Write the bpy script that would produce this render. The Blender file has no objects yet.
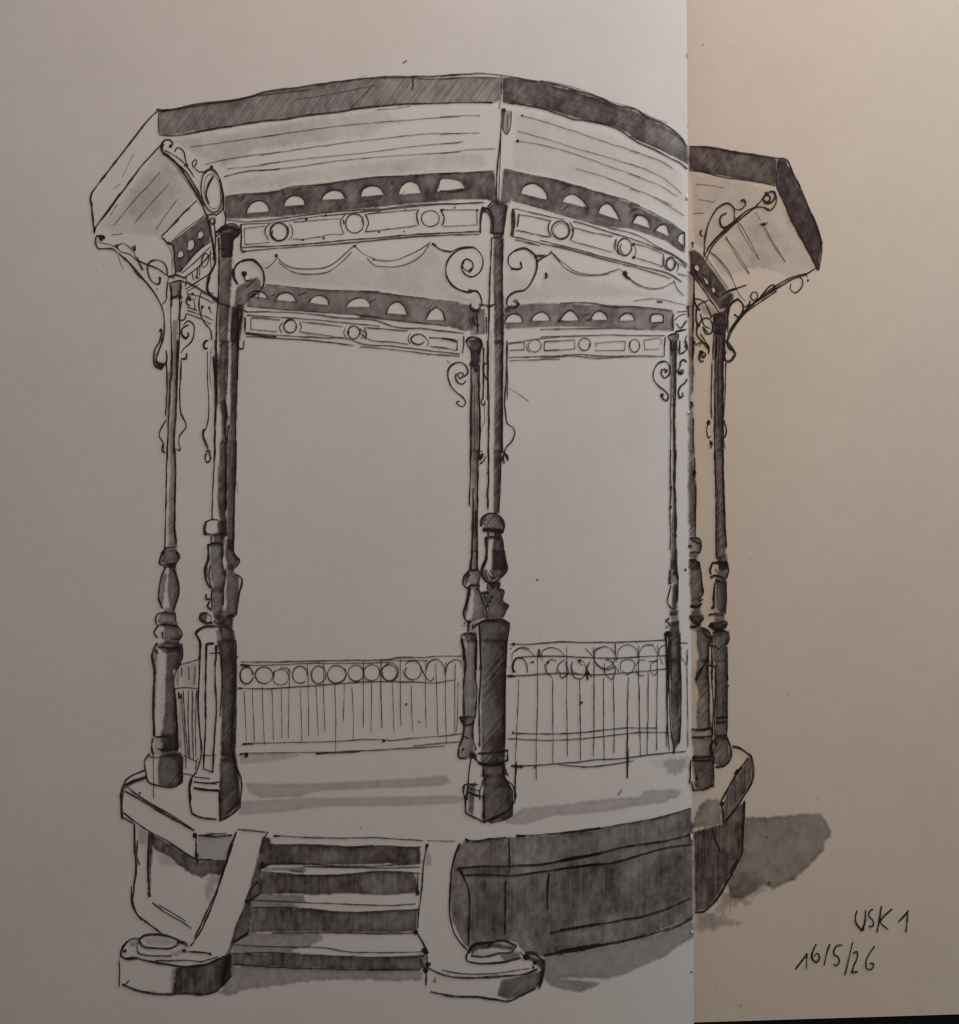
import bpy, math, random
import numpy as np
random.seed(7)
RNG = np.random.RandomState(11)
C = bpy.context.scene.collection

# ---------------------------------------------------------------- page geometry
# The drawing is laid out in page units (u); 760 u = 210 mm, the width of one page.
U = 0.210 / 760.0
CAMH = 0.62
GUT = 690.0
HPAGE = 0.012                      # height of the flat part of the pages above the table
CX, CY = 479.5, 512.0

def gut(y):                        # the fold is not quite straight
    return 686.5 + 7.5 * np.clip(np.asarray(y, float) / 1024.0, -0.1, 1.1)

def zsurf(x, y):
    x = np.asarray(x, float); g = gut(y)
    # the left page sinks into the fold; the right page climbs away from it, over a thicker block
    dip = np.where(x < g, 0.0040 * np.exp(-np.abs(g - x) / 74.0), 0.0040)
    # the paper is never quite flat
    wave = 0.00035 * np.sin(x * 0.006 + y * 0.0035) + 0.0003 * np.sin(y * 0.0062 - x * 0.0022 + 1.0)
    q = np.clip(x - g, 0, 800); lift = 0.000276 * (0.105 * 420 * (1 - np.exp(-q / 420)) + 0.10 * 24 * (1 - np.exp(-q / 24)))
    return HPAGE - dip + wave + lift

def place(x, y, dz=0.0):
    """page units -> metres on the paper surface (foreshortened where the paper dips)"""
    z = zsurf(x, y) + dz
    k = U * (CAMH - z) / (CAMH - HPAGE)
    return np.stack([(np.asarray(x) - CX) * k, (CY - np.asarray(y)) * k, z], -1)

# ---------------------------------------------------------------- materials
def nodes(name):
    m = bpy.data.materials.new(name); m.use_nodes = True
    nt = m.node_tree; nt.nodes.clear()
    out = nt.nodes.new('ShaderNodeOutputMaterial')
    return m, nt, out

def N(nt, t, **kw):
    n = nt.nodes.new(t)
    for k, v in kw.items():
        if k in n.inputs: n.inputs[k].default_value = v
        else: setattr(n, k, v)
    return n

def paper_mat(name, base):
    m, nt, out = nodes(name); L = nt.links.new
    co = N(nt, 'ShaderNodeNewGeometry')
    b = N(nt, 'ShaderNodeBsdfPrincipled', Roughness=0.85)
    b.inputs['Specular IOR Level'].default_value = 0.25
    n1 = N(nt, 'ShaderNodeTexNoise', Scale=34.0, Detail=3.0)
    n2 = N(nt, 'ShaderNodeTexNoise', Scale=1500.0, Detail=3.0, Roughness=0.6)
    n3 = N(nt, 'ShaderNodeTexNoise', Scale=260.0, Detail=5.0, Roughness=0.65)
    for n in (n1, n2, n3): L(co.outputs['Position'], n.inputs['Vector'])
    r = N(nt, 'ShaderNodeValToRGB')
    a = [c * 0.955 for c in base]; d = [min(1, c * 1.035) for c in base]
    r.color_ramp.elements[0].position = 0.32; r.color_ramp.elements[1].position = 0.68
    r.color_ramp.elements[0].color = (a[0], a[1] * 0.995, a[2] * 0.985, 1)
    r.color_ramp.elements[1].color = (d[0], d[1], d[2], 1)
    mx = N(nt, 'ShaderNodeMath', operation='MULTIPLY_ADD'); mx.inputs[1].default_value = 0.45
    L(n3.outputs['Fac'], mx.inputs[0])
    sc = N(nt, 'ShaderNodeMath', operation='MULTIPLY'); sc.inputs[1].default_value = 0.55
    L(n1.outputs['Fac'], sc.inputs[0]); L(sc.outputs[0], mx.inputs[2])
    L(mx.outputs[0], r.inputs['Fac']); L(r.outputs['Color'], b.inputs['Base Color'])
    bp = N(nt, 'ShaderNodeBump', Strength=0.22, Distance=0.00012)
    L(n2.outputs['Fac'], bp.inputs['Height']); L(bp.outputs['Normal'], b.inputs['Normal'])
    L(b.outputs['BSDF'], out.inputs['Surface'])
    return m

def ink_mat(name, col, rough, scale, lo, hi, streak=1.0):
    """ink on paper: as thick as its 'ink_load' attribute, broken up by the paper grain"""
    m, nt, out = nodes(name); L = nt.links.new
    b = N(nt, 'ShaderNodeBsdfPrincipled', Roughness=rough)
    b.inputs['Base Color'].default_value = (*col, 1); b.inputs['Specular IOR Level'].default_value = 0.2
    tr = N(nt, 'ShaderNodeBsdfTransparent')
    at = N(nt, 'ShaderNodeAttribute'); at.attribute_name = 'ink_load'
    co = N(nt, 'ShaderNodeNewGeometry')
    mp = N(nt, 'ShaderNodeMapping'); mp.inputs['Scale'].default_value = (1, streak, 1)
    L(co.outputs['Position'], mp.inputs['Vector'])
    n = N(nt, 'ShaderNodeTexNoise', Scale=scale, Detail=4.0, Roughness=0.65); L(mp.outputs['Vector'], n.inputs['Vector'])
    mr = N(nt, 'ShaderNodeMapRange'); mr.inputs['From Min'].default_value = 0.3; mr.inputs['From Max'].default_value = 0.7
    mr.inputs['To Min'].default_value = lo; mr.inputs['To Max'].default_value = hi
    L(n.outputs['Fac'], mr.inputs['Value'])
    mu = N(nt, 'ShaderNodeMath', operation='MULTIPLY', use_clamp=True)
    L(at.outputs['Fac'], mu.inputs[0]); L(mr.outputs['Result'], mu.inputs[1])
    ms = N(nt, 'ShaderNodeMixShader'); L(mu.outputs[0], ms.inputs['Fac'])
    L(tr.outputs[0], ms.inputs[1]); L(b.outputs[0], ms.inputs[2]); L(ms.outputs[0], out.inputs['Surface'])
    return m

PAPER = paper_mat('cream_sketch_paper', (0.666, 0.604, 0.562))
PAPER2 = paper_mat('cream_sketch_paper_warm_lit', (0.705, 0.595, 0.502))  # right page: warmth of the mixed light is put into the paper colour
EDGE = paper_mat('page_edges', (0.55, 0.5, 0.44))
PEN = ink_mat('black_pen_ink', (0.024, 0.014, 0.013), 0.55, 900.0, 0.8, 1.08)
WASH = ink_mat('grey_ink_wash', (0.054, 0.030, 0.036), 0.7, 620.0, 0.82, 1.12, 0.5)

def plain_mat(name, col, rough, scale):
    m, nt, out = nodes(name); L = nt.links.new
    b = N(nt, 'ShaderNodeBsdfPrincipled', Roughness=rough)
    n = N(nt, 'ShaderNodeTexNoise', Scale=scale, Detail=5.0)
    co = N(nt, 'ShaderNodeNewGeometry'); L(co.outputs['Position'], n.inputs['Vector'])
    r = N(nt, 'ShaderNodeValToRGB')
    r.color_ramp.elements[0].color = (*[c * 0.7 for c in col], 1); r.color_ramp.elements[1].color = (*[c * 1.3 for c in col], 1)
    L(n.outputs['Fac'], r.inputs['Fac']); L(r.outputs['Color'], b.inputs['Base Color'])
    bp = N(nt, 'ShaderNodeBump', Strength=0.3, Distance=0.0003); L(n.outputs['Fac'], bp.inputs['Height'])
    L(bp.outputs['Normal'], b.inputs['Normal']); L(b.outputs[0], out.inputs['Surface'])
    return m
COVER = plain_mat('black_cover_cloth', (0.006, 0.006, 0.007), 0.6, 1800.0)
TABLE = plain_mat('dark_table_surface', (0.012, 0.010, 0.009), 0.45, 60.0)
THREAD = plain_mat('white_paper_fibre', (0.7, 0.68, 0.64), 0.8, 900.0)

# ---------------------------------------------------------------- drawing tools
TILES = dict(A=(80,60,200), B=(260,60,200), C=(440,60,200), D=(630,80,200), E=(80,220,160), F=(220,180,160),
    G=(360,200,200), H=(540,220,160), I=(670,200,160), J=(140,340,120), K=(140,440,120), L=(430,340,120),
    M=(430,450,120), N=(640,340,120), O=(640,450,120), P=(640,560,120), Q=(140,540,120), R=(110,640,160),
    S=(230,630,160), T=(380,640,160), U=(430,550,120), V=(490,630,200), W=(640,660,160), X=(640,740,200),
    Y=(100,740,200), Z=(100,860,160), a=(220,820,200), b=(400,820,200), c=(560,780,200), d=(759,824,200),
    e=(600,940,160), f=(620,0,160), g=(0,0,959))

def P(s):
    """'A378,245 420,238 B0,160' -> page points; a letter picks the local grid the numbers count in"""
    out = []; t = TILES['g']; sw = []
    for w in s.split():
        if w[0].isalpha():
            t = TILES[w[0]]; w = w[1:]
            if out: sw.append(len(out))
        u, v = w.split(','); k = t[2] / 959.0
        out.append(np.array((t[0] + float(u) * k, t[1] + float(v) * k)))
    for i in reversed(sw):               # where two local grids overlap, do not run back on ourselves
        a = out[i-2] if i > 1 else None; b, c = out[i-1], out[i]; d = out[i+1] if i + 1 < len(out) else None
        if a is not None and (b-a) @ (c-b) < 0 and np.hypot(*(c-b)) < 25: del out[i-1]
        elif d is not None and (c-b) @ (d-c) < 0 and np.hypot(*(c-b)) < 25: del out[i]
    return np.array(out)

def corners(p):
    """split a line at its sharp corners"""
    cut = [0]
    for i in range(1, len(p) - 1):
        a, b = p[i] - p[i-1], p[i+1] - p[i]; la, lb = np.hypot(*a), np.hypot(*b)
        ang = math.degrees(math.acos(max(-1, min(1, (a @ b) / max(la*lb, 1e-9)))))
        if ang > 110 or (ang > 68 and min(la, lb) > 7) or (ang > 32 and min(la, lb) > 13) or (ang > 48 and max(la, lb) > 20 and min(la, lb) > 5): cut.append(i)
    cut.append(len(p) - 1)
    return [p[i:j+1] for i, j in zip(cut, cut[1:])]

def smooth(p, step=1.3, closed=False):
    n = len(p)
    if n == 2 and not closed:
        m = max(3, int(np.hypot(*(p[1] - p[0])) / step))
        return p[0] + (p[1] - p[0]) * np.linspace(0, 1, m)[:, None]
    res = []
    rng = range(n if closed else n - 1)
    for i in rng:
        if closed: a, b, c_, d_ = p[(i-1) % n], p[i], p[(i+1) % n], p[(i+2) % n]
        else: a, b, c_, d_ = p[max(i-1, 0)], p[i], p[i+1], p[min(i+2, n-1)]
        m = max(2, int(np.hypot(*(c_ - b)) / step))
        # centripetal-ish tangents, limited so that long and short spans join without loops
        l0 = max(np.hypot(*(b - a)), 1e-6); l1 = max(np.hypot(*(c_ - b)), 1e-6); l2 = max(np.hypot(*(d_ - c_)), 1e-6)
        t1 = ((c_ - b) / l1 * l0 + (b - a) / l0 * l1) / (l0 + l1) * l1 if l0 > 1e-5 else (c_ - b)
        t2 = ((d_ - c_) / l2 * l1 + (c_ - b) / l1 * l2) / (l1 + l2) * l1 if l2 > 1e-5 else (c_ - b)
        t = np.linspace(0, 1, m, endpoint=False)[:, None]
        res.append((2*t**3-3*t**2+1)*b + (t**3-2*t**2+t)*t1 + (-2*t**3+3*t**2)*c_ + (t**3-t**2)*t2)
    if not closed: res.append(p[-1:])
    return np.concatenate(res)

def noise1(n, wl):
    k = max(2, int(n / wl) + 2)
    v = RNG.uniform(-1, 1, k); x = np.linspace(0, k - 1.001, n); i = x.astype(int); f = x - i
    f = f * f * (3 - 2 * f)
    return v[i] * (1 - f) + v[i + 1] * f

LAT = RNG.uniform(-1, 1, (64, 64))
def noise2(x, y, wl):
    x = x / wl; y = y / wl; xi = np.floor(x).astype(int); yi = np.floor(y).astype(int); fx = x - xi; fy = y - yi
    fx = fx*fx*(3-2*fx); fy = fy*fy*(3-2*fy)
    g = lambda a, b: LAT[a % 64, b % 64]
    return (g(xi,yi)*(1-fx)+g(xi+1,yi)*fx)*(1-fy) + (g(xi,yi+1)*(1-fx)+g(xi+1,yi+1)*fx)*fy

class Ink:
    """one drawn element: collects pen strokes and washes, becomes one mesh"""
    count = 0
    allk = []
    def __init__(s, name, parent=None, label=None):
        s.name, s.parent, s.label = name, parent, label
        s.v, s.f, s.d, s.m = [], [], [], []; s.n = 0; s.k = 0; s.round = name in ('drawn_column', 'baluster', 'capital', 'pedestal')
        Ink.count += 1; s.id = Ink.count; Ink.allk.append(s); s.obj = None
    def add(s, v, f, d, mat):
        s.v.append(v); s.f += [tuple(i + s.n for i in q) for q in f]; s.d.append(d); s.m += [mat] * len(f); s.n += len(v)
    def lift(s, pen):
        s.k += 1
        return (0.00016 if pen else 0.00004) + (s.id % 40) * 1.1e-6 + (s.k % 37) * 2.3e-6
    # --- pen line
    def L(s, pts, w=1.35, d=0.92, closed=False, wob=0.22, taper=True, again=False):
        p = P(pts) if isinstance(pts, str) else np.asarray(pts, float)
        q = smooth(p, 1.1, True) if closed else np.concatenate([smooth(k, 1.1) for k in corners(p)])
        n = len(q)
        if n < 2: return
        q = q + np.stack([noise1(n, 9), noise1(n, 9)], -1) * wob + np.stack([noise1(n, 3), noise1(n, 3)], -1) * wob * 0.4
        t = np.gradient(q, axis=0); ln = np.hypot(t[:,0], t[:,1]); ln[ln < 1e-6] = 1e-6
        nr = np.stack([-t[:,1], t[:,0]], -1) / ln[:,None]
        wd = w * 0.88 * (1 + 0.36 * noise1(n, 8) + 0.18 * noise1(n, 2.5))
        if taper and not closed:
            i = np.arange(n); e = np.minimum(i + 1.2, (n - i) * 0.6 + 0.5); wd = wd * np.clip(0.35 + 0.3 * e, 0, 1)
        dd = np.clip(d * (1 + 0.10 * noise1(n, 6) + 0.06 * noise1(n, 22)), 0, 1)
        z = s.lift(True)
        # core plus a feathered rim, the way ink creeps into paper
        hw = wd / 2
        rows = [q - nr * (hw + 0.22)[:,None], q - nr * (hw * 0.8)[:,None], q + nr * (hw * 0.8)[:,None], q + nr * (hw + 0.22)[:,None]]
        den = [dd * 0, dd, dd, dd * 0]
        v = np.concatenate([place(r[:,0], r[:,1], z) for r in rows])
        f = []
        for r in range(3):
            for i in range(n - 1): f.append((r*n+i, r*n+i+1, (r+1)*n+i+1, (r+1)*n+i))
        s.add(v, f, 1 - (1 - np.concatenate(den)) ** 0.85, 0)
        if w >= 1.1 and n > 16 and not again and RNG.rand() < 0.6:      # the pen goes over part of the line again
            a = int(n * RNG.uniform(0, 0.4)); b = int(n * RNG.uniform(0.55, 1.0))
            k = q[a:b] + nr[a:b] * RNG.choice([-1, 1]) * RNG.uniform(0.3, 0.95)
            s.L(k[::3], w=w * RNG.uniform(0.4, 0.62), d=d * RNG.uniform(0.6, 0.9), wob=0.3, again=True)
    def seg(s, *strs, **kw):
        for t in strs: s.L(t, **kw)
    def circ(s, c, rx, ry=None, w=1.2, d=0.85, a0=0.0, a1=6.5, rot=0.0, turns=None):
        """c: centre string; radii in page units"""
        cx, cy = P(c)[0]; ry = ry or rx
        t = np.linspace(a0, a1, 26)
        x, y = rx * np.cos(t), ry * np.sin(t)
        p = np.stack([cx + x*math.cos(rot) - y*math.sin(rot), cy + x*math.sin(rot) + y*math.cos(rot)], -1)
        s.L(p, w=w, d=d)
    def dot(s, c, r=1.2, d=0.95):
        cx, cy = P(c)[0]; t = np.linspace(0, 2*math.pi, 10, endpoint=False)
        rr = r * (1 + 0.3 * RNG.uniform(-1, 1, 10))
        x = np.concatenate([[cx], cx + rr*np.cos(t)]); y = np.concatenate([[cy], cy + rr*np.sin(t)])
        v = place(x, y, s.lift(True)); f = [(0, 1 + i, 1 + (i + 1) % 10) for i in range(10)]
        s.add(v, f, np.full(11, d), 0)
    # --- wash
    def W(s, poly, d=0.5, soft=1.6, holes=(), rag=0.5, mott=0.12, rim=0.12, grad=None, sm=False, cell=1.45, hatch=None, streak=0.0, tex=0.15):
        p = P(poly) if isinstance(poly, str) else np.asarray(poly, float)
        if sm: p = smooth(p, 3.0, True)
        if s.round and d > 0.55: d *= 0.92
        hs = [P(h) if isinstance(h, str) else np.asarray(h, float) for h in holes]
        x0, y0 = p.min(0) - 3; x1, y1 = p.max(0) + 3
        nx = int((x1 - x0) / cell) + 2; ny = int((y1 - y0) / cell) + 2
        gx, gy = np.meshgrid(x0 + np.arange(nx) * cell, y0 + np.arange(ny) * cell)
        fx, fy = gx.ravel(), gy.ravel()
        def sd(q, fx, fy):
            ins = np.zeros(len(fx), bool); dm = np.full(len(fx), 1e9)
            for i in range(len(q)):
                a, b = q[i], q[(i+1) % len(q)]; e = b - a; l2 = max(e @ e, 1e-9)
                t = np.clip(((fx-a[0])*e[0] + (fy-a[1])*e[1]) / l2, 0, 1)
                dm = np.minimum(dm, np.hypot(fx-a[0]-t*e[0], fy-a[1]-t*e[1]))
                if a[1] != b[1]:
                    c = ((a[1] > fy) != (b[1] > fy)) & (fx < (b[0]-a[0])*(fy-a[1])/(b[1]-a[1]) + a[0]); ins ^= c
            return np.where(ins, dm, -dm)
        D = sd(p, fx, fy) + rag * (noise2(fx, fy, 3.0) + 0.6 * noise2(fx + 77, fy, 8.0))
        for h in hs: D = np.minimum(D, -sd(h, fx, fy))
        k = np.clip(0.5 + D / soft, 0, 1) if soft < 3 else np.clip(D / soft, 0, 1); k = k*k*(3-2*k)
        den = d * (1 + mott * (0.6*noise2(fx, fy, 13) + 0.6*noise2(fx+31, fy+9, 29) + 0.35*noise2(fx, fy+50, 4)))
        den *= 1 + tex * (0.55 * noise2(fx * 1.0 + fy * 0.6, fy * 0.5 - fx * 0.3, 2.4) + 0.5 * noise2(fx + 13, fy * 0.7, 5.5))
        if s.round and x1 - x0 < 46:          # brush loaded on the right-hand side of a round post
            t = np.clip((fx - x0 - 3) / max(x1 - x0 - 6, 1), 0, 1); den *= 0.74 + 0.42 * t + 0.2 * np.exp(-t / 0.12); rim = max(rim, 0.26)
        den += rim * d * np.exp(-np.abs(D - 1.6) / 1.6) * (1 + 0.7*noise2(fx, fy, 11))
        if streak: den *= 1 + streak * noise2(fx * 3.0, fy * 0.12, 5.0)
        if grad is not None: den *= grad(fx, fy)
        den = np.clip(den * k, 0, 0.97)
        on = den.reshape(ny, nx) > 0.004
        cellon = on[:-1,:-1] | on[1:,:-1] | on[:-1,1:] | on[1:,1:]
        jj, ii = np.nonzero(cellon)
        if len(jj) == 0: return
        quads = np.stack([jj*nx+ii, (jj+1)*nx+ii, (jj+1)*nx+ii+1, jj*nx+ii+1], -1)
        used, inv = np.unique(quads.ravel(), return_inverse=True)
        v = place(fx[used], fy[used], s.lift(False))
        s.add(v, [tuple(r) for r in inv.reshape(-1, 4).tolist()], 1 - (1 - den[used]) ** 0.64, 1)   # light crosses the film twice
        if hatch: s.H(p, hs, *hatch)
        if s.round and d > 0.55 and not sm: s.H(p, hs, 128, 2.3, w=.55, d=.75)
    # --- hatching inside a polygon
    def H(s, poly, holes, ang, gap, w=0.8, d=0.5):
        p = P(poly) if isinstance(poly, str) else poly
        a = math.radians(ang); dx, dy = math.cos(a), math.sin(a)
        proj = p[:,0]*-dy + p[:,1]*dx
        o = proj.min() + gap * 0.5
        while o < proj.max():
            oo = o + gap * 0.3 * RNG.uniform(-1, 1); a2 = a + 0.03 * RNG.uniform(-1, 1)
            ux, uy = math.cos(a2), math.sin(a2); hits = []
            bx, by = -dy*oo, dx*oo
            cmean = (p[:,0]*dx + p[:,1]*dy).mean(); bx += dx*cmean; by += dy*cmean
            for q in [p] + list(holes):
                for i in range(len(q)):
                    A, B = q[i], q[(i+1) % len(q)]
                    den = ux*(B[1]-A[1]) - uy*(B[0]-A[0])
                    if abs(den) < 1e-9: continue
                    t = ((A[0]-bx)*(B[1]-A[1]) - (A[1]-by)*(B[0]-A[0])) / den
                    k = ((A[0]-bx)*uy - (A[1]-by)*ux) / den
                    if 0 <= k < 1: hits.append(t)
            hits.sort()
            for i in range(0, len(hits) - 1, 2):
                t0, t1 = hits[i], hits[i+1]; l = t1 - t0
                if l < 1.5: continue
                t0 += l * 0.06 * RNG.rand(); t1 -= l * 0.16 * RNG.rand()
                if RNG.rand() < 0.9:
                    s.L([(bx+ux*t0, by+uy*t0), (bx+ux*(t0+t1)/2 + RNG.uniform(-.3,.3), by+uy*(t0+t1)/2), (bx+ux*t1, by+uy*t1)],
                        w=w * RNG.uniform(0.7, 1.2), d=d * 0.72 * RNG.uniform(0.5, 1.1), wob=0.2)
            o += gap * RNG.uniform(0.75, 1.3)
    def build(s, root):
        if s.obj is not None or not s.v: return
        me = bpy.data.meshes.new(s.name)
        me.from_pydata(np.concatenate(s.v).tolist(), [], s.f); me.update()
        d = np.clip(np.concatenate(s.d), 0, 1)
        at = me.attributes.new('ink_load', 'FLOAT', 'POINT'); at.data.foreach_set('value', d.astype(np.float32))
        me.materials.append(PEN); me.materials.append(WASH)
        me.polygons.foreach_set('material_index', s.m)
        o = bpy.data.objects.new(s.name, me); C.objects.link(o); s.obj = o
        if s.label: o['label'] = s.label
        if s.parent is None: o.parent = root
        else:
            s.parent.build(root); o.parent = s.parent.obj

# ================================================================ the drawing
# ---- roof: fascia boards and planked soffit
roof = Ink('drawn_roof', label='drawn flat octagonal roof with dark fascia band and planked underside')
roof.L('A378,238 345,270 240,398 130,540 60,632', w=1.9)
roof.L('A366,236 392,242 425,238', w=2.6)
roof.L('A60,630 50,665 58,700', w=2.4); roof.L('A55,680 62,750 68,828', w=1.9)
roof.L('A398,396 340,458 270,540 200,635 150,700 72,805', w=1.7); roof.L('A190,640 135,725 100,770', w=1.3)
roof.L('A72,798 68,830', w=2.2); roof.L('A378,245 376,300 378,355', w=1.1, d=.8)
roof.seg('A258,450 232,500 204,560', 'A195,590 160,618', w=.7, d=.55)
fl = Ink('fascia_board', roof, 'grey hatched fascia board along the front')
fl.W('A380,246 560,216 800,184 B0,163 200,132 400,103 600,83 780,82 C-20,82 210,78 294,85 288,190 262,203 C0,206 B700,212 450,237 260,262 0,296 A800,306 600,335 400,366 376,340',
     d=.60, grad=lambda x, y: 1 - .22*np.clip((x-330)/60, 0, 1) + .08*noise2(x, y, 20), mott=.16, soft=1.8)
fl.H('A560,216 800,184 B200,132 450,103 450,237 260,262 0,296 A600,335', [], 128, 4.2, w=.8, d=.34)
fl.H('B450,103 600,83 780,82 C0,80 290,86 285,195 C0,206 B700,212 450,237', [], 130, 5.5, w=.7, d=.28)
fl.H('A385,250 560,216 800,184 B0,163 400,103 780,82 C290,86 285,195 B700,212 450,237 0,296 A600,335 390,362', [], 126, 2.7, w=.6, d=.42)
fl.L('A378,242 420,240 560,212 800,181 B0,160 200,130 400,101 600,80 780,78 959,70', w=1.6)
fl.L('B500,88 700,84 830,92 959,84', w=1.0, d=.7); fl.L('A390,246 640,206 B0,168 250,140', w=1.3, d=.7)
fl.L('C0,78 120,68 220,65 330,78', w=1.2, d=.8); fl.L('C0,92 150,82 290,86', w=.9, d=.6)
fl.L('A378,358 440,362 600,337 800,306 B0,295 130,282 260,261 330,256 450,236 700,211 959,203 C0,206 140,203 255,203', w=1.4)
fl.L('B170,190 300,170 430,145 560,120', w=.9, d=.5); fl.L('B560,238 640,232 720,222', w=.8, d=.6)
fl.L('B735,92 730,145', w=1.6, d=.8); fl.L('C294,80 294,140 285,235', w=1.3, d=.8)
fl.L('B430,238 540,120', w=.8, d=.6)
fr = Ink('fascia_board', roof, 'dark fascia board curving down towards the fold')
fr.W('C298,82 340,84 480,106 620,142 760,185 860,228 940,262 D0,140 70,172 150,215 220,255 265,300 278,330 280,405 262,398 200,358 110,318 40,290 0,262 C900,350 830,318 700,290 620,268 520,238 430,218 300,205',
     d=.76, mott=.16, rim=.15, soft=1.8, grad=lambda x, y: 1 - .16*np.clip((x-640)/45, 0, 1))
fr.H('C298,90 480,106 760,185 940,262 D70,172 220,255 270,300 270,398 110,318 0,262 C830,318 620,268 430,218 300,205', [], 200, 4.6, w=.8, d=.4)
fr.H('C300,86 480,108 760,187 940,264 D150,217 268,304 270,398 110,318 0,262 C700,290 430,218 302,203', [], 136, 2.8, w=.6, d=.42)
fr.L('C330,78 420,96 520,110 640,142 760,180 860,224 959,270 D20,138 80,176 150,205 200,236 250,285 276,320', w=1.6)
fr.L('C480,98 560,110 700,150 830,202 959,250 D0,128 100,175 180,205', w=.9, d=.6)
fr.L('C330,207 430,218 500,234 580,262 650,285 700,290 790,308 860,334 959,384 D40,300 120,335 190,372 250,405 275,428', w=1.6)
fr.L('D0,265 60,295 140,325 200,360', w=1.1, d=.7)
fe = Ink('fascia_board', roof, 'dark brown fascia board right of the fold')
fe.W('D284,322 420,326 560,350 705,380 700,500 640,490 540,478 430,458 350,444 282,430', d=.80, mott=.14, rim=.12)
fe.H('D290,330 560,356 700,384 698,480 540,470 290,428', [], 128, 3.0, w=.7, d=.5)
fe.L('D284,318 380,322 470,340 600,360 705,374', w=1.8); fe.L('D284,432 360,442 430,462 540,478 640,492 700,506', w=1.5)
fe.L('D430,330 520,352 600,352', w=.8, d=.6)
fe.W('D712,380 745,384 775,440 806,510 850,600 887,681 920,786 912,860 904,912 870,842 844,801 777,684 735,585 702,505', d=.92, mott=.08, rim=.06)
fe.L('D700,374 748,382 780,445 815,513', w=2.2); fe.L('D808,500 850,600 887,681 922,786', w=2.4); fe.L('D885,680 915,775 918,800 906,912', w=2.0); fe.L('D712,385 704,505 740,590 777,684', w=1.6); fe.L('D770,665 844,801 902,912', w=1.9); fe.H('D720,390 820,520 915,780 902,905 780,684 708,500', [], 66, 3, w=.7, d=.5)
fe.L('D716,378 712,420', w=3); fe.L('D770,420 785,455', w=1.6)
sof = Ink('soffit', roof, 'planked underside of the roof with light grey wash')
sof.W('A385,405 410,440 545,620 560,675 400,850 390,860 150,830 80,805 200,650', d=.13, soft=5, rag=1.5, mott=.5, rim=.0)
sof.W('A260,560 420,470 480,520 520,620 420,760 300,800 200,760', d=.10, soft=9, rag=3, mott=.6, rim=0)
sof.W('A420,380 700,335 959,292 B300,258 600,232 700,300 500,380 200,420 0,440 A700,520 560,480', d=.16, soft=6, rag=2, mott=.6, rim=0)
sof.W('A690,570 959,535 B300,505 600,470 959,440 C200,430 250,520 C0,540 B600,560 300,585 0,625 A700,645', d=.13, soft=5, rag=2, mott=.7, rim=0)
sof.W('C350,230 600,285 800,340 D0,290 150,360 260,430 270,690 100,610 0,590 C700,610 330,520', d=.08, soft=6, rag=2, mott=.7, rim=0)
sof.W('D285,440 540,486 690,520 720,560 890,905 760,950 620,900 440,950 380,840 300,780', d=.17, soft=3, rag=1, mott=.4, rim=.1)
sof.W('D560,700 690,650 760,740 800,860 640,930 500,930', d=.10, soft=8, rag=3, mott=.5, rim=0)
for t in ('A160,795 235,705 385,537', 'A262,782 340,690 432,588', 'A365,812 410,745 468,666', 'A145,745 180,690', 'A150,838 205,832',
          'A530,416 700,392 959,355', 'A600,500 700,476 959,440', 'A705,522 860,505 959,488',
          'B0,370 200,340 360,318 600,296 800,280 959,270', 'B0,456 200,425 420,395 600,374 830,352 959,352', 'B0,500 200,475 500,445 700,418 959,394',
          'B0,530 150,515 400,480 700,456 959,440', 'C0,273 100,266 195,266', 'C0,357 120,350 190,348', 'C0,402 60,398 112,392', 'C0,448 140,430 265,424',
          'C385,264 480,290 640,340 800,395 959,445', 'C370,340 500,375 640,420 800,465 959,515', 'C365,387 480,405 640,448 800,505 959,560', 'C650,520 800,565 959,630',
          'D0,340 100,370 160,395 205,425', 'D0,402 80,430 160,470 250,545', 'D0,450 80,480 160,515 230,560', 'D0,520 90,550 180,600 262,650', 'D120,560 200,600',
          'D315,500 380,504 450,516', 'D330,572 370,578 405,582 408,572', 'D300,640 355,638', 'D530,690 580,780 620,860', 'D645,700 700,800 745,870',
          'D460,750 510,840 570,930', 'D385,825 430,870 495,959', 'D500,650 530,700', 'D400,840 360,800', 'I330,225 400,310 480,445', 'I405,150 470,260 535,355', 'I560,165 620,270 690,370', 'I510,70 540,120'):
    sof.L(t, w=.95, d=.62)
sof.W('F80,480 330,470 400,530 560,550 660,520 800,420 959,500 G60,300 150,320 340,215 420,300 450,420 570,470 580,520 300,470 0,438 F900,660 600,650 280,620', d=.13, soft=6, rag=2, mott=.5, rim=0)
sof.W('G700,300 700,500 860,490 H300,480 600,475 790,485 880,470 860,440 640,420 500,380 330,340 150,290 60,240 G850,400', d=.10, soft=7, rag=2, mott=.5, rim=0)
sof.L('A690,560 760,540 959,522', w=1.2, d=.75); sof.L('A410,828 480,750 560,672', w=1.6, d=.85); sof.L('A390,850 430,880 470,840 600,742', w=1.0, d=.7)
sof.L('I260,320 310,370 350,420 380,490 420,570 455,610', w=.9, d=.75); sof.dot('C372,388', 1.5); sof.dot('C395,266', 1.1); sof.dot('I560,145', 1.6); sof.L('I540,140 560,150 585,132', w=1.8)
rb = Ink('roof_rib', roof, 'thin rib line running down from the roof corner to the front column')
rb.L('C300,240 292,330 285,430 275,520 270,600 272,690', w=1.5); rb.L('C292,350 290,440 285,540 282,690', w=1.3, d=.8)
rb.L('C308,250 300,300 305,340 320,355 334,330 342,245', w=1.4, d=.85); rb.L('C325,260 322,310 318,340', w=1.0, d=.7); rb.dot('C305,240', 2.2); rb.W('C300,240 342,245 334,340 318,358 302,330', d=.4)

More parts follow.
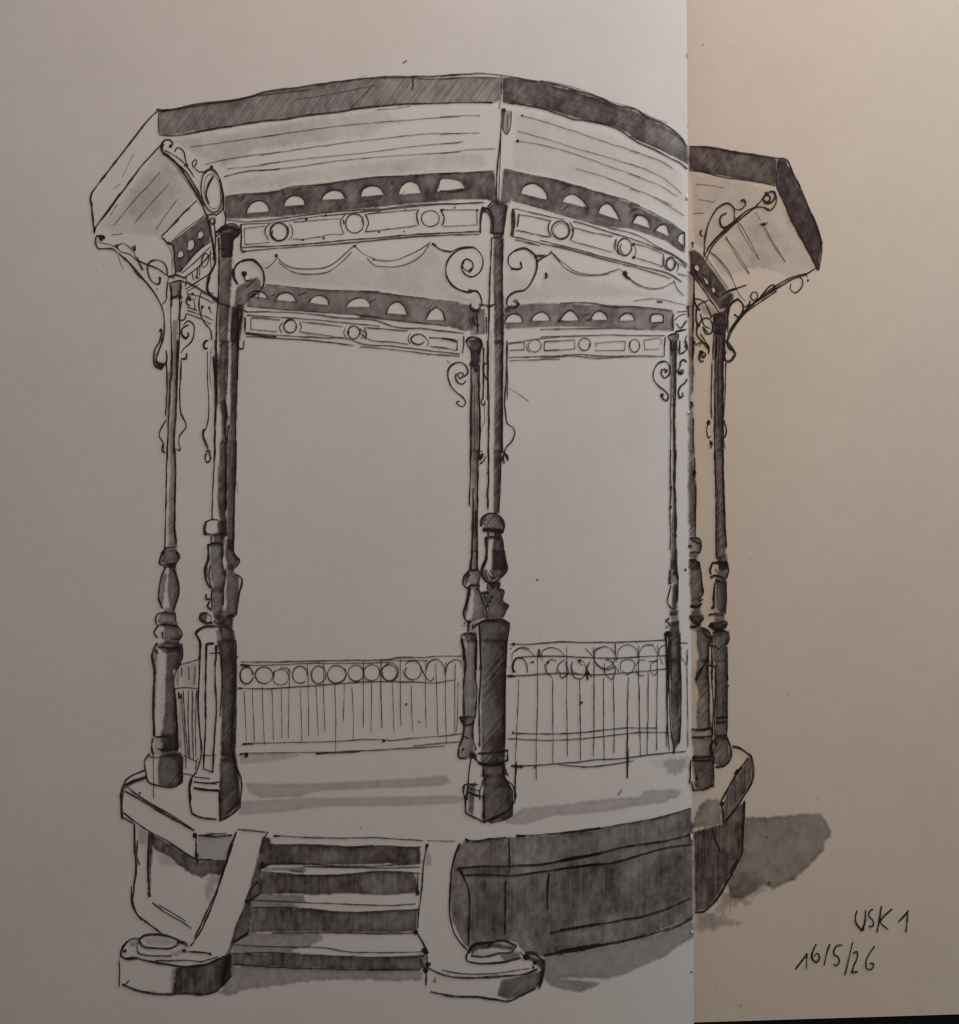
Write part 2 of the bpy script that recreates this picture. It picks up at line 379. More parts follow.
# ---- friezes with half-round openings
def frieze(name, label, wash, d, arches, lines, parent=None, **kw):
    o = Ink(name, parent, label); hs = [P(a[0]) for a in arches]
    hs = [np.concatenate([smooth(h, 1.5), h[:1]]) for h in hs]
    o.W(wash, d=d, holes=hs, soft=1.5, rag=.4, **kw)
    for a in arches:
        o.L(a[0], w=1.5, d=.9); q = P(a[0])
        o.L([q[0], (q[0]+q[-1])/2 + (0, .2), q[-1]], w=1.0, d=.6)
        if len(a) > 1:
            for t in a[1:]: o.L(t, w=1.6, d=.9)
    for t in lines: o.L(t, w=1.2, d=.75)
    return o
fz1 = frieze('drawn_frieze', 'dark frieze of half-round openings along the front left side',
  'A700,652 830,640 959,625 B130,614 400,580 540,561 700,555 959,537 C0,545 260,533 276,690 225,668 C0,668 B959,668 700,692 500,712 250,737 0,757 A700,765', .74,
  [('F157,202 168,162 210,127 255,125 290,160 298,190',), ('F380,158 398,115 432,94 478,98 508,130 506,150',), ('F605,122 632,80 680,60 725,68 757,112',),
   ('B480,657 495,618 530,603 570,608 600,646',), ('B660,646 680,600 715,580 755,595 777,640',), ('B845,632 858,598 895,576 C0,575 60,570 100,583 122,615 80,620',)],
  ('A700,655 760,645 959,625 B130,612 280,598 400,580 520,564 700,553 830,545 959,538', 'C0,545 120,540 260,532', 'A760,670 790,645', 'B470,680 545,670', 'C0,625 60,630 118,622', 'F120,132 155,98', 'A700,655 700,760'), mott=.2)
fz1.H('A705,665 959,632 B400,585 700,560 700,690 250,735 0,750 A705,755', [np.concatenate([smooth(P(a)), P(a)[:1]]) for a in ('F157,202 168,162 210,127 255,125 290,160 298,190', 'F380,158 398,115 432,94 478,98 508,130 506,150', 'F605,122 632,80 680,60 725,68 757,112', 'B480,657 495,618 530,603 570,608 600,646')], 130, 3.4, w=.8, d=.35)
fz1.H('C120,560 260,535 275,680 60,665', [], 125, 5, w=.9, d=.3)
fz2 = frieze('drawn_frieze', 'dark frieze of half-round openings on the front right side',
  'C305,525 420,550 560,575 700,615 820,650 959,700 D0,590 100,640 200,690 265,735 262,830 240,820 170,770 0,712 C800,800 650,755 450,700 345,670 330,690 290,680', .73,
  [('C385,640 400,605 440,588 490,610 516,650 514,672',), ('C585,680 600,655 640,642 680,668 712,712',), ('C758,735 772,700 800,686 840,720 865,770',),
   ('C920,780 945,740 959,732 D20,650 50,645 80,665 100,712',), ('D120,720 145,695 170,690 188,720 188,752',), ('D228,770 238,740 262,730 262,800',)],
  ('C308,522 420,548 560,574 640,598 700,615 820,650 900,672 959,700', 'C585,622 620,600', 'C590,720 615,700', 'C690,700 715,715', 'C915,725 950,712', 'D5,615 40,620', 'D0,588 60,612 180,675 265,735', 'D110,735 130,700'), mott=.18)
fz3 = frieze('drawn_frieze', 'grey frieze of half-round openings on the back left side, behind the swags',
  'F265,630 420,645 700,662 959,668 G0,436 130,447 300,470 400,485 530,503 575,535 540,620 505,630 420,605 300,592 100,572 0,562 F800,805 500,785 160,755 170,700 240,660', .60,
  [('F165,690 190,672 240,665 275,690 292,715',), ('F335,722 350,690 390,675 430,685 462,730',), ('F530,735 560,700 605,690 645,715 655,752',), ('F752,762 790,720 845,705 890,725 905,762',),
   ('G125,545 145,505 180,488 210,508 228,550',), ('G315,575 335,535 365,512 395,535 408,578',)],
  ('F270,625 420,640 560,655 700,662 959,668', 'G0,436 120,448 300,470 480,492', 'F310,692 330,680', 'F470,690 520,670', 'F900,730 940,708', 'F160,755 500,785 800,805 959,820', 'G0,556 200,580 420,603'), mott=.2)
fz3.H('G230,480 420,487 560,540 520,620 420,600', [], 125, 5, w=.9, d=.4)
fz4 = frieze('drawn_frieze', 'grey frieze of half-round openings on the back right side',
  'G690,520 730,505 850,495 959,480 H120,498 300,510 420,510 560,520 760,530 800,545 800,665 620,660 480,648 0,655 G959,605 700,618', .58,
  [('G690,590 710,555 745,543 775,565 780,588',), ('G820,580 835,550 870,535 905,555 912,580',), ('H115,608 150,560 180,540 215,565 238,602',), ('H300,602 325,555 355,542 395,565 408,600',), ('H470,605 490,570 520,555 550,565 570,602',), ('H665,612 668,570 700,562 735,570 740,612 668,615',)],
  ('H120,498 300,495 420,515 560,518 790,545', 'H0,655 300,650 480,648 620,655', 'H250,575 300,560', 'H672,640 705,630', 'H105,608 150,600', 'H270,600 320,595', 'G945,585 959,570'), mott=.25)
fz5 = Ink('drawn_frieze', None, 'short dark frieze at the far left end, seen edge on')
ah = [('E585,225 590,190 610,180 622,215',), ('E645,165 650,125 675,112 690,150 670,180 645,182',), ('E705,100 712,70 735,62 740,95 715,112',)]
fz5.W('E548,140 700,20 770,-30 790,60 780,120 700,190 600,310 570,315 560,240', d=.76, holes=[smooth(P(a[0]), 1.5, True) for a in ah], mott=.15)
for a in ah: fz5.L(a[0], w=1.2, d=.9, closed=True)
fz5.L('E548,135 640,65 745,-20', w=1.0, d=.7); fz5.L('E600,310 700,190 790,120', w=1.3); fz5.L('E490,100 530,140 552,145 565,240 575,330', w=1.5); fz5.L('E530,130 545,150', w=2.4)
fz5.L('E505,105 548,200 552,330', w=.8, d=.6); fz5.L('E490,95 515,70 590,0', w=1.4); fz5.L('E700,190 745,145', w=2)
fz6 = Ink('drawn_frieze', None, 'small dark brown frieze right of the fold, seen edge on')
fh = [('I145,400 160,385 180,410 170,430',), ('I195,450 215,455 240,490 225,510 205,480',), ('I245,530 262,520 275,555 258,560',)]
fz6.W('I118,310 150,300 190,330 240,400 300,480 345,550 375,560 350,640 300,660 250,590 170,490 120,430', d=.84, holes=[smooth(P(a[0]), 1.5, True) for a in fh], mott=.12, soft=2.2)
for a in fh: fz6.L(a[0], w=1.2, d=.95, closed=True)
fz6.L('I120,430 180,510 250,610 300,680', w=1.4); fz6.L('I310,570 350,545 400,530', w=2.2); fz6.L('I345,550 460,508', w=1.1); fz6.L('I210,330 270,420 350,530', w=1.0, d=.7)
fz6.L('I130,380 160,440 200,500', w=1.3); fz6.L('I190,440 240,500 260,560 300,580', w=1.4); fz6.dot('I135,258', 1.3); fz6.L('I185,180 182,205 196,212', w=1.9); fz6.L('I140,250 132,290', w=1)

# ---- beams: long panels with round medallions
bm1 = Ink('drawn_beam', None, 'light panelled beam with three roundels on the front left side')
for t in ('F40,240 125,248 300,240 500,212 700,190 959,170', 'F125,264 300,256 480,232 600,215 760,200 B700,706 959,688 C0,690 90,688 205,680', 'G0,56 120,40 280,22 600,14'): bm1.L(t, w=1.1, d=.75)
bm1.L('F125,262 127,330 124,408', w=1.9); bm1.L('F125,404 250,398 500,386 700,365 959,345 G200,170 400,158 575,150', w=1.5, d=.85); bm1.L('F135,428 300,412 500,398 959,358 G150,185 350,170 575,163', w=1.2, d=.8); bm1.L('F125,410 140,430 155,425', w=2.2)
for t in ('F145,290 200,284 270,274', 'F145,290 149,385 220,380 300,372', 'F440,250 540,244 720,230', 'F430,352 500,355 560,345 615,338 640,330 740,324', 'B515,738 600,730 755,716', 'B505,822 600,812 700,800 755,793', 'F880,200 959,192', 'F870,310 959,303', 'G385,47 470,46 560,45', 'G400,126 480,122 560,118', 'G560,60 562,118'): bm1.L(t, w=1.0, d=.72)
for t in ('F300,258 278,285 274,320 290,358', 'F418,258 436,300 432,335 415,358', 'F752,205 724,245 730,290 745,322', 'F868,202 888,250 872,310', 'B762,712 752,745 760,785', 'B865,720 882,750 872,795', 'G275,48 272,90 285,125', 'G392,50 404,90 396,122', 'G25,70 40,110 28,150'): bm1.L(t, w=1.1, d=.8)
bm1.L('G585,38 578,100 578,158', w=2.2); bm1.dot('G562,50', 1.6); bm1.L('G385,47 405,46', w=2); bm1.dot('F518,236', 1.6); bm1.dot('F636,212', 1.1); bm1.dot('F498,358', 1.1); bm1.dot('F622,348', 1.2); bm1.dot('G92,153', 1.1); bm1.dot('G96,50', .8); bm1.dot('G218,45', .9); bm1.dot('G212,150', .8); bm1.dot('G455,36', .8)
r_ = Ink('roundel', bm1); r_.circ('F355,310', 9.2, 9.2, w=1.5); r_.circ('F355,310', 7.9, 8.3, w=1.0, d=.7); r_.L('F318,300 310,330 335,360', w=1.6); r_.L('F405,280 410,320', w=2)
r_ = Ink('roundel', bm1); r_.circ('F808,260', 9, 9.4, w=1.2); r_.L('F740,235 745,262', w=1.6); r_.L('F850,235 862,270', w=1.6)
r_ = Ink('roundel', bm1); r_.circ('G337,88', 9, 8, w=1.2, d=.8)
bm2 = Ink('drawn_beam', None, 'light panelled beam with roundels on the front right side, bending to the fold')
for t in ('C345,672 450,700 620,750 800,800 959,845 H700,158 820,220 885,268', 'C360,710 480,740 600,765', 'H200,5 330,45 440,80 560,115 700,170 800,215 880,280', 'C345,845 420,862 480,876', 'C360,860 480,890', 'H0,122 200,170 400,225 600,275 800,335 850,370', 'H0,140 150,172 380,235 560,280 790,350'): bm2.L(t, w=1.2, d=.8)
bm2.L('C350,712 352,780 345,845', w=3.8); bm2.L('C378,738 372,800', w=2); 
for t in ('C375,740 450,752 530,770', 'C362,815 440,830 520,848', 'H200,45 320,75 435,98', 'H190,125 300,155 435,192', 'H560,140 650,165 745,205', 'H570,225 640,245 740,280', 'H740,205 738,280', 'H560,145 575,180 565,228', 'H830,260 880,285', 'H825,320 880,335', 'H0,95 60,98'): bm2.L(t, w=1.1, d=.78)
for t in ('C530,768 518,805 528,850', 'C620,775 640,810 625,865', 'H455,115 445,160 475,205', 'H745,225 742,270 760,300', 'H815,245 830,280 820,310', 'H50,20 55,70 75,100', 'H190,50 200,85 180,125', 'C845,858 842,900'): bm2.L(t, w=1.2, d=.82)
bm2.dot('H560,145', 1.6); bm2.dot('H562,225', 1.6)
r_ = Ink('roundel', bm2); r_.circ('C580,815', 8.8, 8.8, w=1.5); r_.circ('C582,818', 7.4, 7.6, w=.9, d=.6)
r_ = Ink('roundel', bm2); r_.circ('H508,160', 7, 8.4, w=1.4); r_.L('H490,140 480,170 500,205', w=1.2)
r_ = Ink('roundel', bm2); r_.circ('H783,260', 4.8, 6.6, w=1.6); r_.circ('H783,262', 3.4, 5.2, w=.9, d=.7)
bm3 = Ink('drawn_beam', None, 'light panelled beam with roundels on the back left side')
for t in ('F150,790 300,790 500,800 700,825 959,850 G150,605 300,618 500,640', 'F160,810 400,825 600,840 959,875', 'F150,915 350,930 600,945 800,962 G0,688 150,700 300,718 480,738', 'F155,936 350,948 600,966 800,990', 'G0,702 200,722 350,740 480,748', 'G20,612 120,618 230,628', 'G0,640 40,668 150,680 230,692', 'G330,660 400,662 460,670', 'G335,700 400,710 465,720'): bm3.L(t, w=1.2, d=.8)
for t in ('F185,830 187,895 340,908', 'F185,825 280,832 360,840', 'F490,850 600,862 740,878', 'F480,910 600,925 740,945', 'F480,850 488,880 475,912', 'F750,885 742,915 755,945', 'F865,890 878,920 865,950', 'F375,850 358,885 370,915', 'G0,615 20,640 5,665', 'G20,620 32,645 25,668', 'G240,638 232,665 242,690', 'G312,655 328,690 318,700', 'F890,885 959,892', 'F840,895 850,915'): bm3.L(t, w=1.1, d=.78)
bm3.L('F152,820 150,912', w=2.4); bm3.L('G468,670 465,720', w=1.8); bm3.L('G497,650 498,690 492,735', w=1.6); bm3.L('G395,664 430,668 465,680', w=2.4); bm3.L('F150,915 240,930 340,938', w=1.8)
r_ = Ink('roundel', bm3); r_.circ('F420,875', 6.4, 6.6, w=1.5); r_.L('F388,862 408,840 440,836', w=2.6)
r_ = Ink('roundel', bm3); r_.circ('F802,912', 6, 6.4, w=1.6); r_.L('F775,905 770,925', w=1.6)
r_ = Ink('roundel', bm3); r_.circ('G280,667', 7.0, 5, w=1.6, a0=.5, a1=6.0)
bm4 = Ink('drawn_beam', None, 'light panelled beam with roundels on the back right side')
for t in ('H0,700 200,695 400,690 600,692 750,692', 'H0,820 120,812 190,805 400,815 600,812 745,816', 'H0,832 200,815 350,828 500,818', 'G705,692 800,672 959,655', 'G710,755 850,750 959,748', 'G715,770 959,762', 'G712,685 790,682', 'G715,720 790,718', 'G885,680 959,675', 'G885,722 959,718'): bm4.L(t, w=1.1, d=.75)
for t in ('H25,728 120,722 210,718', 'H25,780 120,780 210,772', 'H25,730 28,782', 'H210,716 208,775', 'H335,730 338,768', 'H340,738 430,728 512,725', 'H330,782 430,780 512,780', 'H512,725 508,780', 'H622,720 728,718 722,750', 'H622,720 628,775 720,772', 'G790,680 786,720', 'G883,678 883,722'): bm4.L(t, w=1.0, d=.72)
bm4.L('H750,700 745,816', w=1.5)
r_ = Ink('roundel', bm4); r_.circ('G838,698', 6.4, 6.2, w=1.1, d=.7); r_.L('G800,690 800,715 815,730', w=1)
r_ = Ink('roundel', bm4); r_.circ('H268,745', 6, 6.2, w=1.2); r_.L('H300,735 295,770', w=1.4)
r_ = Ink('roundel', bm4); r_.circ('H568,752', 5, 6.6, w=1.2); r_.L('H540,725 535,760', w=1)
bm5 = Ink('drawn_beam', None, 'steep narrow beam at the far left end, seen edge on')
for t in ('E610,320 700,240 780,160', 'E625,345 700,290 790,195', 'E630,415 700,370 780,320', 'E640,430 720,380', 'E640,330 632,400', 'E640,440 720,460 800,500', 'E640,540 720,565 800,600', 'E640,560 720,590 790,625', 'E660,480 700,470', 'E670,310 680,360', 'E705,280 700,350', 'E720,270 715,340', 'E780,180 785,290', 'E730,510 725,580', 'E770,520 790,560', 'E685,480 690,540', 'E640,520 700,540'): bm5.L(t, w=1.2, d=.8)
bm5.circ('E750,240', 3.2, 7, w=1.6, rot=.2); bm5.L('E695,335 705,350 715,345', w=2); bm5.dot('E735,520', 1.6); bm5.dot('E775,525', 1.5); bm5.dot('E676,440', 1.4); bm5.L('E650,450 640,500 660,515', w=2); bm5.dot('E655,470', 2)

# ---- garlands
for lab, ts, dots in (('swag of thin double line under the front left beam', ('F335,455 380,500 440,525 540,532 640,520 700,485 760,430 805,392', 'F350,490 400,530 460,558 560,562 640,552 720,500 790,430', 'F340,470 290,520 270,530'), (('F336,452', 1.6),)),
    ('swag of thin double line under the front left beam, next to the front column', ('F808,396 860,440 930,475 959,482 G60,285 140,292 220,270 300,228 340,200', 'F880,470 900,490 959,500 G50,298 140,320 220,308 290,270 335,210'), (('F808,396', 1.5),)),
    ('swag hanging right of the front column', ('G918,250 905,262 890,268 850,300', 'H70,190 100,220 150,265 200,300 260,320 380,320 440,305 480,292', 'H85,210 150,285 230,325 330,332 420,322', 'H70,185 50,210 0,235', 'H0,215 35,205', 'G918,252 959,295'), ()),
    ('swag hanging beside the fold', ('H500,310 540,350 600,390 680,410 740,400 800,372', 'H510,330 560,370 610,395', 'H800,360 830,420 862,452', 'H480,300 500,310'), (('H508,318', 2.6),))):
    o = Ink('drawn_garland', None, lab)
    for t in ts: o.L(t, w=1.1, d=.72)
    for p_, r in dots: o.dot(p_, r)
    if 'beside the fold' in lab: o.L('H500,308 515,335 540,355', w=3)
o = Ink('drawn_garland', None, 'short end of a swag tied to the scroll of the front column'); o.L('G345,208 390,238 440,248', w=1.5); o.L('G345,208 365,218', w=2.6)
o = Ink('drawn_garland', None, 'short end of a swag tied to the scroll right of the front column'); o.L('G835,268 885,265', w=2.6); o.L('G850,290 900,262', w=1.3)
Ink('pen_tick').L('G888,350 895,360 888,375', w=2.4)
# ---- columns (each: shaft lines, then capital, baluster, pedestal and scroll brackets)
def col(label): return Ink('drawn_column', None, label)
# far left column
c1 = col('slender column at the far left of the bandstand')
c1.W('J255,-160 300,-160 300,200 290,500 285,700 275,800 285,959 K280,300 278,600 290,850 230,850 232,600 240,300 J235,800 262,500 262,200', d=.42, mott=.25, rag=.8, soft=2)
c1.W('J210,250 245,250 240,600 225,750 205,600', d=.35, mott=.2)
c1.L('E548,400 545,600 552,800 550,959', w=1.5); c1.L('E595,420 598,600 590,800 582,959', w=1.7)
c1.L('J250,0 250,150 242,400 228,650 220,959', w=1.7); c1.L('J300,0 295,200 292,420 285,600 270,800 272,900', w=2.2)
c1.L('J215,200 215,400 205,600', w=1.3); c1.L('J330,180 322,300 318,480 325,580 368,690 315,770 312,830 325,870', w=1.5); c1.L('J205,640 158,770 185,820 190,900', w=1.5); c1.L('J295,870 320,885 325,860', w=2.2); c1.L('J185,830 180,890 200,900', w=1.6)
c1.L('K220,0 212,250 208,500 202,700 200,880', w=1.4); c1.L('K270,0 278,150 280,400 275,600 278,720 290,840', w=1.6); c1.H('K225,500 280,400 285,850 215,860', [], 145, 2.4, w=.7, d=.45)
c1.L('E520,800 520,959', w=1.2); c1.L('E605,840 605,959', w=1.4)
cp = Ink('capital', c1); cp.W('E545,380 610,370 605,470 545,480', d=.55); cp.L('E530,340 570,330 640,350', w=1.6); cp.L('E525,380 600,365 640,375', w=1.7); cp.L('E540,385 550,470', w=2.2); cp.L('E605,370 600,480', w=2); cp.L('E545,468 600,455 615,470', w=2); cp.L('E550,520 548,460', w=1.8); cp.L('E560,325 600,330', w=1.2)
br = Ink('scroll_bracket', c1, 'long S-shaped bracket with scrolls under the left eave')
br.L('E95,100 95,140 110,170 150,172 190,172 230,200 300,260 360,330 420,405 460,460 490,520 505,590 505,660 495,720 470,790 460,840 475,865 510,860', w=2.0)
br.L('E215,160 240,185 300,205 345,245', w=1.1); br.L('E235,200 300,265 345,325 400,375 450,440', w=1.2); br.L('E490,660 480,720 445,790 442,840 455,880 490,885 515,850', w=2.0); br.L('E515,780 520,830 510,870', w=1.6); br.L('E470,870 485,895 500,880', w=1.3); br.W('E445,840 470,845 510,860 490,890 460,880', d=.85)
br.W('E445,800 470,790 462,850 448,850', d=.4); br.dot('E485,660', 1.5); br.dot('E130,105', 3.0); br.L('E95,95 140,100 150,112', w=3); br.L('E110,130 150,140 220,160', w=1.0, d=.7)
br.L('E225,155 250,140 300,165 345,245 375,300', w=1.2, d=.8); br.L('E315,155 330,185 330,150', w=1.6); br.dot('E222,155', 1.8); br.L('E230,210 245,260 265,295', w=.8, d=.6)
br.L('E340,240 400,265 460,290 530,335 570,350', w=1.3); br.L('E530,340 520,420 515,480 495,505', w=1.4); br.L('E455,415 470,412', w=1.6); br.L('E340,220 380,300', w=1.4)
br.L('E485,345 470,385 440,375 415,340 405,290 420,250 460,238 505,258 522,300 525,330', w=1.8); br.L('E460,385 475,380 478,340', w=2)
br2 = Ink('scroll_bracket', c1); br2.L('E655,630 635,635 615,650 612,690 635,710 650,690 645,670', w=1.8); br2.L('E620,630 650,605 680,625 685,670 665,730 620,775 605,800', w=1.4); br2.L('E605,830 635,830 640,795', w=2); br2.L('E610,480 600,540 600,600 620,600 640,560', w=1.6)
bl = Ink('baluster', c1)
bl.W('Q200,70 290,70 320,130 290,200 230,205 165,180', d=.7); bl.W('Q160,95 200,80 190,180 160,190', d=.35)
bl.L('Q205,65 165,140 158,190 230,195 290,180 315,130 290,90', w=1.9); bl.dot('Q188,100', 2); bl.L('Q200,62 250,60 295,50', w=1.3)
bl.W('Q235,220 285,240 305,330 305,430 275,540 240,560 220,400', d=.68); bl.W('Q160,330 200,250 215,280 190,450 180,530 150,480', d=.5)
bl.L('Q205,215 180,270 155,370 150,470 180,550', w=1.9); bl.L('Q270,230 300,320 308,430 285,510 265,570', w=1.9); bl.L('Q185,215 240,212 290,210', w=2); bl.W('Q215,180 285,185 285,240 240,240', d=.7)
bl.W('Q180,570 285,580 290,660 200,680 140,650 160,600', d=.55); bl.L('Q135,590 125,650 140,680', w=2); bl.L('Q135,590 200,575 280,590 290,660', w=1.7); bl.L('Q130,685 200,675 300,685', w=2)
bl.W('Q200,690 300,690 330,760 310,800 200,790 190,750', d=.68); bl.L('Q140,690 115,740 140,780', w=2.4); bl.L('Q300,690 335,750 312,800', w=1.8); bl.L('Q175,730 185,790', w=1.6)
pd = Ink('pedestal', c1)
pd.W('R340,40 430,30 415,150 380,180 400,400 410,660 320,660 310,560 330,400 335,200', d=.80); pd.W('R280,30 340,0 430,20 430,60 330,80', d=.72); pd.W('R300,690 430,670 435,850 370,880 290,870 285,760', d=.80)
pd.W('R265,40 285,60 275,300 265,560 252,640', d=.5)
pd.H('R300,200 340,190 330,500 300,560', [], 140, 3, w=.7, d=.5)
pd.L('R285,15 260,60 268,200 262,400 265,580', w=2.2); pd.L('R255,590 250,650 260,690', w=2.4); pd.L('R270,582 360,576', w=1.5); pd.L('R280,650 330,660 400,650', w=1.8); pd.L('R430,20 430,120 390,180', w=1.8); pd.L('R385,290 400,500 405,650', w=1.8)
pd.L('R240,680 210,720 215,790 232,850 300,875 375,882 430,850 435,700', w=1.9); pd.L('R235,700 300,705', w=1.2); pd.L('R262,690 262,950', w=1.0, d=.7); pd.L('R285,40 350,45 430,40', w=1.2); pd.L('R270,60 290,80', w=2)
pd.L('R410,310 418,350 432,320', w=2.4)
# front left column
c2 = col('thick front left column beside the steps')
c2.W('E845,80 925,70 915,200 905,400 895,600 885,732 828,732 830,600 840,300', d=.74, mott=.2)
c2.W('J640,0 705,0 700,200 690,500 700,640 690,815 645,815 660,700 630,450 625,200', d=.78, mott=.25, rag=1)
c2.W('K640,0 690,0 690,300 690,600 700,760 650,800 640,640 620,480 630,250', d=.86, mott=.2); c2.W('K610,200 650,180 630,520 605,560', d=.35, soft=3); c2.W('J585,120 625,100 625,500 600,700 592,500', d=.6)
c2.L('E830,100 835,250 830,450 820,600 818,959', w=2); c2.L('J600,0 605,150 612,400 600,700 598,959', w=1.8); c2.L('J585,130 600,300 615,480', w=2); c2.L('J705,0 700,250 690,400', w=1.3); c2.L('K600,0 590,250 580,450 578,640', w=1.7); c2.L('K690,0 690,300 685,560', w=2.2)
c2.L('J670,480 690,560 680,700 690,800', w=2.6); c2.L('J710,680 690,850', w=1.8)
c2.L('A640,760 650,850 640,959', w=1.3)
cp = Ink('capital', c2, 'dark flared capital'); cp.W('F0,300 20,275 80,265 120,300 110,330 85,350 70,450 5,455 0,400', d=.83); cp.L('F-20,310 20,275 90,265 120,300 105,335 82,350 70,400 68,455', w=1.8); cp.L('F10,455 65,458', w=1.6); cp.L('E820,100 850,60 900,45 950,65', w=2); cp.L('E830,110 835,170 880,180', w=1.6); cp.L('A650,830 690,800 760,810', w=2); cp.L('E855,215 905,215', w=1.4); cp.L('E820,490 900,520', w=1.3)
br = Ink('scroll_bracket', c2, 'long bracket with an oval ring climbing to the roof corner')
br.L('A400,400 395,440 440,470 490,530 540,610 580,680 610,750 630,830 645,959', w=1.8); br.L('A420,460 500,530 560,620 600,700', w=1.5); br.L('A405,430 450,455 500,495 550,560', w=1.2)
br.W('A395,420 430,455 560,620 600,690 585,700 530,620 460,520 400,450', d=.4)
br.L('A430,415 445,405 435,385 405,385 388,410 395,440 430,460', w=1.7); br.dot('A435,412', 1.8); br.L('A455,440 465,420 490,430 510,490 520,510', w=1.4); br.dot('A510,503', 1.7); br.L('A545,520 540,490 555,478 560,490 550,510 570,535 600,535', w=1.3)
br.circ('A632,628', 10.6, 21.5, w=1.7, rot=-.12); br.circ('A636,630', 8.2, 17.5, w=1.0, d=.7, rot=-.12); br.L('A640,555 615,600 605,650 620,690', w=2.4); br.L('A670,570 685,640 680,720 650,745', w=2); br.L('A600,545 630,512 660,545', w=1.3); br.dot('A632,512', 1.6); br.circ('A637,770', 2.6, 3, w=1.6); br.L('A690,640 690,720 700,760 690,800 650,830', w=1.4); br.L('A610,740 650,740', w=1.6)
br.L('E790,100 805,180 808,260 775,330 760,390 765,430 800,440', w=1.8); br.L('E640,370 720,415 790,460 830,475', w=2.4); br.L('E780,340 765,400 775,440 830,480', w=2.4); br.L('E730,420 715,480 722,560 750,620 785,660 790,720', w=1.6); br.L('E770,720 745,730 745,760 760,770', w=2)
br.L('J530,0 510,40 520,70 545,65', w=2); br.L('J540,90 540,300 550,500 545,640 530,700 505,750 520,800 545,870', w=1.2); br.L('J510,710 505,770 530,830', w=2.4); br.W('J505,790 530,800 548,870 530,875', d=.6); br.L('K530,90 550,85 560,110', w=2.6); br.L('K530,100 520,150 540,180 565,150 550,110', w=2); br.L('J570,50 560,300 572,390', w=.8, d=.6)
br.W('E780,440 830,470 830,500 800,490', d=.8)
br2 = Ink('scroll_bracket', c2, 'scroll bracket with a dark leaf right of the capital')
br2.L('F105,620 85,580 90,525 130,485 190,480 240,515 265,580 255,640 220,680 190,700', w=1.9); br2.L('F80,530 85,590 110,625', w=3.4); br2.L('F130,490 200,475 245,515', w=1.6); br2.dot('F145,560', 2.8); br2.L('F145,565 150,600 190,600', w=2); br2.W('F100,640 190,590 240,590 250,640 200,700 130,760 85,750', d=.66, mott=.25); br2.L('F160,640 230,580', w=1.2); br2.L('F190,690 215,680', w=2.2); br2.L('F240,660 225,710', w=1.4)
bl = Ink('baluster', c2)
bl.L('K530,650 515,720 530,760', w=3.2); bl.L('K525,650 580,635 630,640', w=2); bl.L('K530,750 600,755 670,745', w=2.4); bl.W('K620,640 690,640 690,760 620,750', d=.85); bl.L('K570,760 570,830', w=2); bl.W('K580,760 670,760 670,830 590,830', d=.5); bl.L('K545,840 600,820 660,830', w=2)
bl.W('Q560,20 660,30 665,120 650,150 665,260 660,380 600,385 565,300 560,120', d=.60, mott=.2); bl.W('Q515,230 545,200 550,330 530,300', d=.7); bl.L('Q545,30 545,150 520,230 525,310 560,380', w=2.6); bl.L('Q660,30 660,200 675,280 665,400 665,520', w=2.6); bl.L('Q560,200 555,300 580,400', w=1.4)
bl.W('Q580,380 665,380 665,560 640,640 600,620 575,500', d=.6); bl.L('Q530,430 530,470 570,470', w=2.6); bl.L('Q560,480 540,530 570,560', w=2); bl.L('Q575,400 575,560', w=1.5); bl.L('Q545,580 490,590 480,625 520,660 580,655', w=2.6); bl.W('Q480,590 545,575 530,660 490,640', d=.72); bl.W('Q590,600 680,600 690,660 630,680', d=.62); bl.L('Q590,640 620,670 680,650', w=1.6); bl.L('Q545,590 570,620 560,660', w=1.3)
pd = Ink('pedestal', c2, 'square panelled pedestal, light front face and dark side')
pd.W('Q620,680 680,670 740,720 762,812 660,812', d=.88, mott=.1); pd.W('R640,0 750,0 755,300 750,650 752,700 663,700 668,480 672,200', d=.88, mott=.1)
pd.W('Q610,720 660,720 665,900 620,900', d=.5); pd.W('Y575,90 650,70 665,150 675,310 575,388', d=.88, mott=.1)
pd.L('Q470,720 450,735 475,800 478,959', w=2.6); pd.L('Q450,735 500,700 620,690', w=2.6); pd.L('Q525,830 590,825', w=2.4); pd.L('Q530,830 528,959', w=1.8); pd.L('Q605,840 610,959', w=1.8)
pd.L('R540,0 535,200 530,450 540,560 545,700 520,790', w=1.9); pd.L('R580,20 572,300 575,450 560,770 615,792 625,600 638,420 630,200 640,30', w=1.9); pd.L('R580,22 625,20', w=2.2); pd.L('R668,80 672,300 660,460', w=1.6); pd.L('R550,690 640,690', w=1.0); pd.L('R595,78 670,76', w=1.2); pd.H('R640,20 680,20 680,85 640,85', [], 0, 2.4, w=.8, d=.5)
pd.L('R520,790 490,830 475,900 485,959', w=2.2); pd.L('R500,885 560,892 660,905', w=1.8); pd.L('R500,850 580,860 660,850', w=1.2); pd.L('R505,820 600,830', w=1)
pd.L('Y440,185 430,240 440,350 470,365 560,382', w=2.2); pd.L('Y450,232 500,238 570,240', w=1.8); pd.L('Y450,200 560,210', w=1.1); pd.L('Y575,240 575,385 640,350 675,315', w=2); pd.L('Y650,130 672,170 672,310', w=2); pd.L('Q740,720 770,830', w=1.6); pd.L('R755,0 750,300 745,720 782,820', w=1.8); pd.dot('R765,100', 1.2, .6)
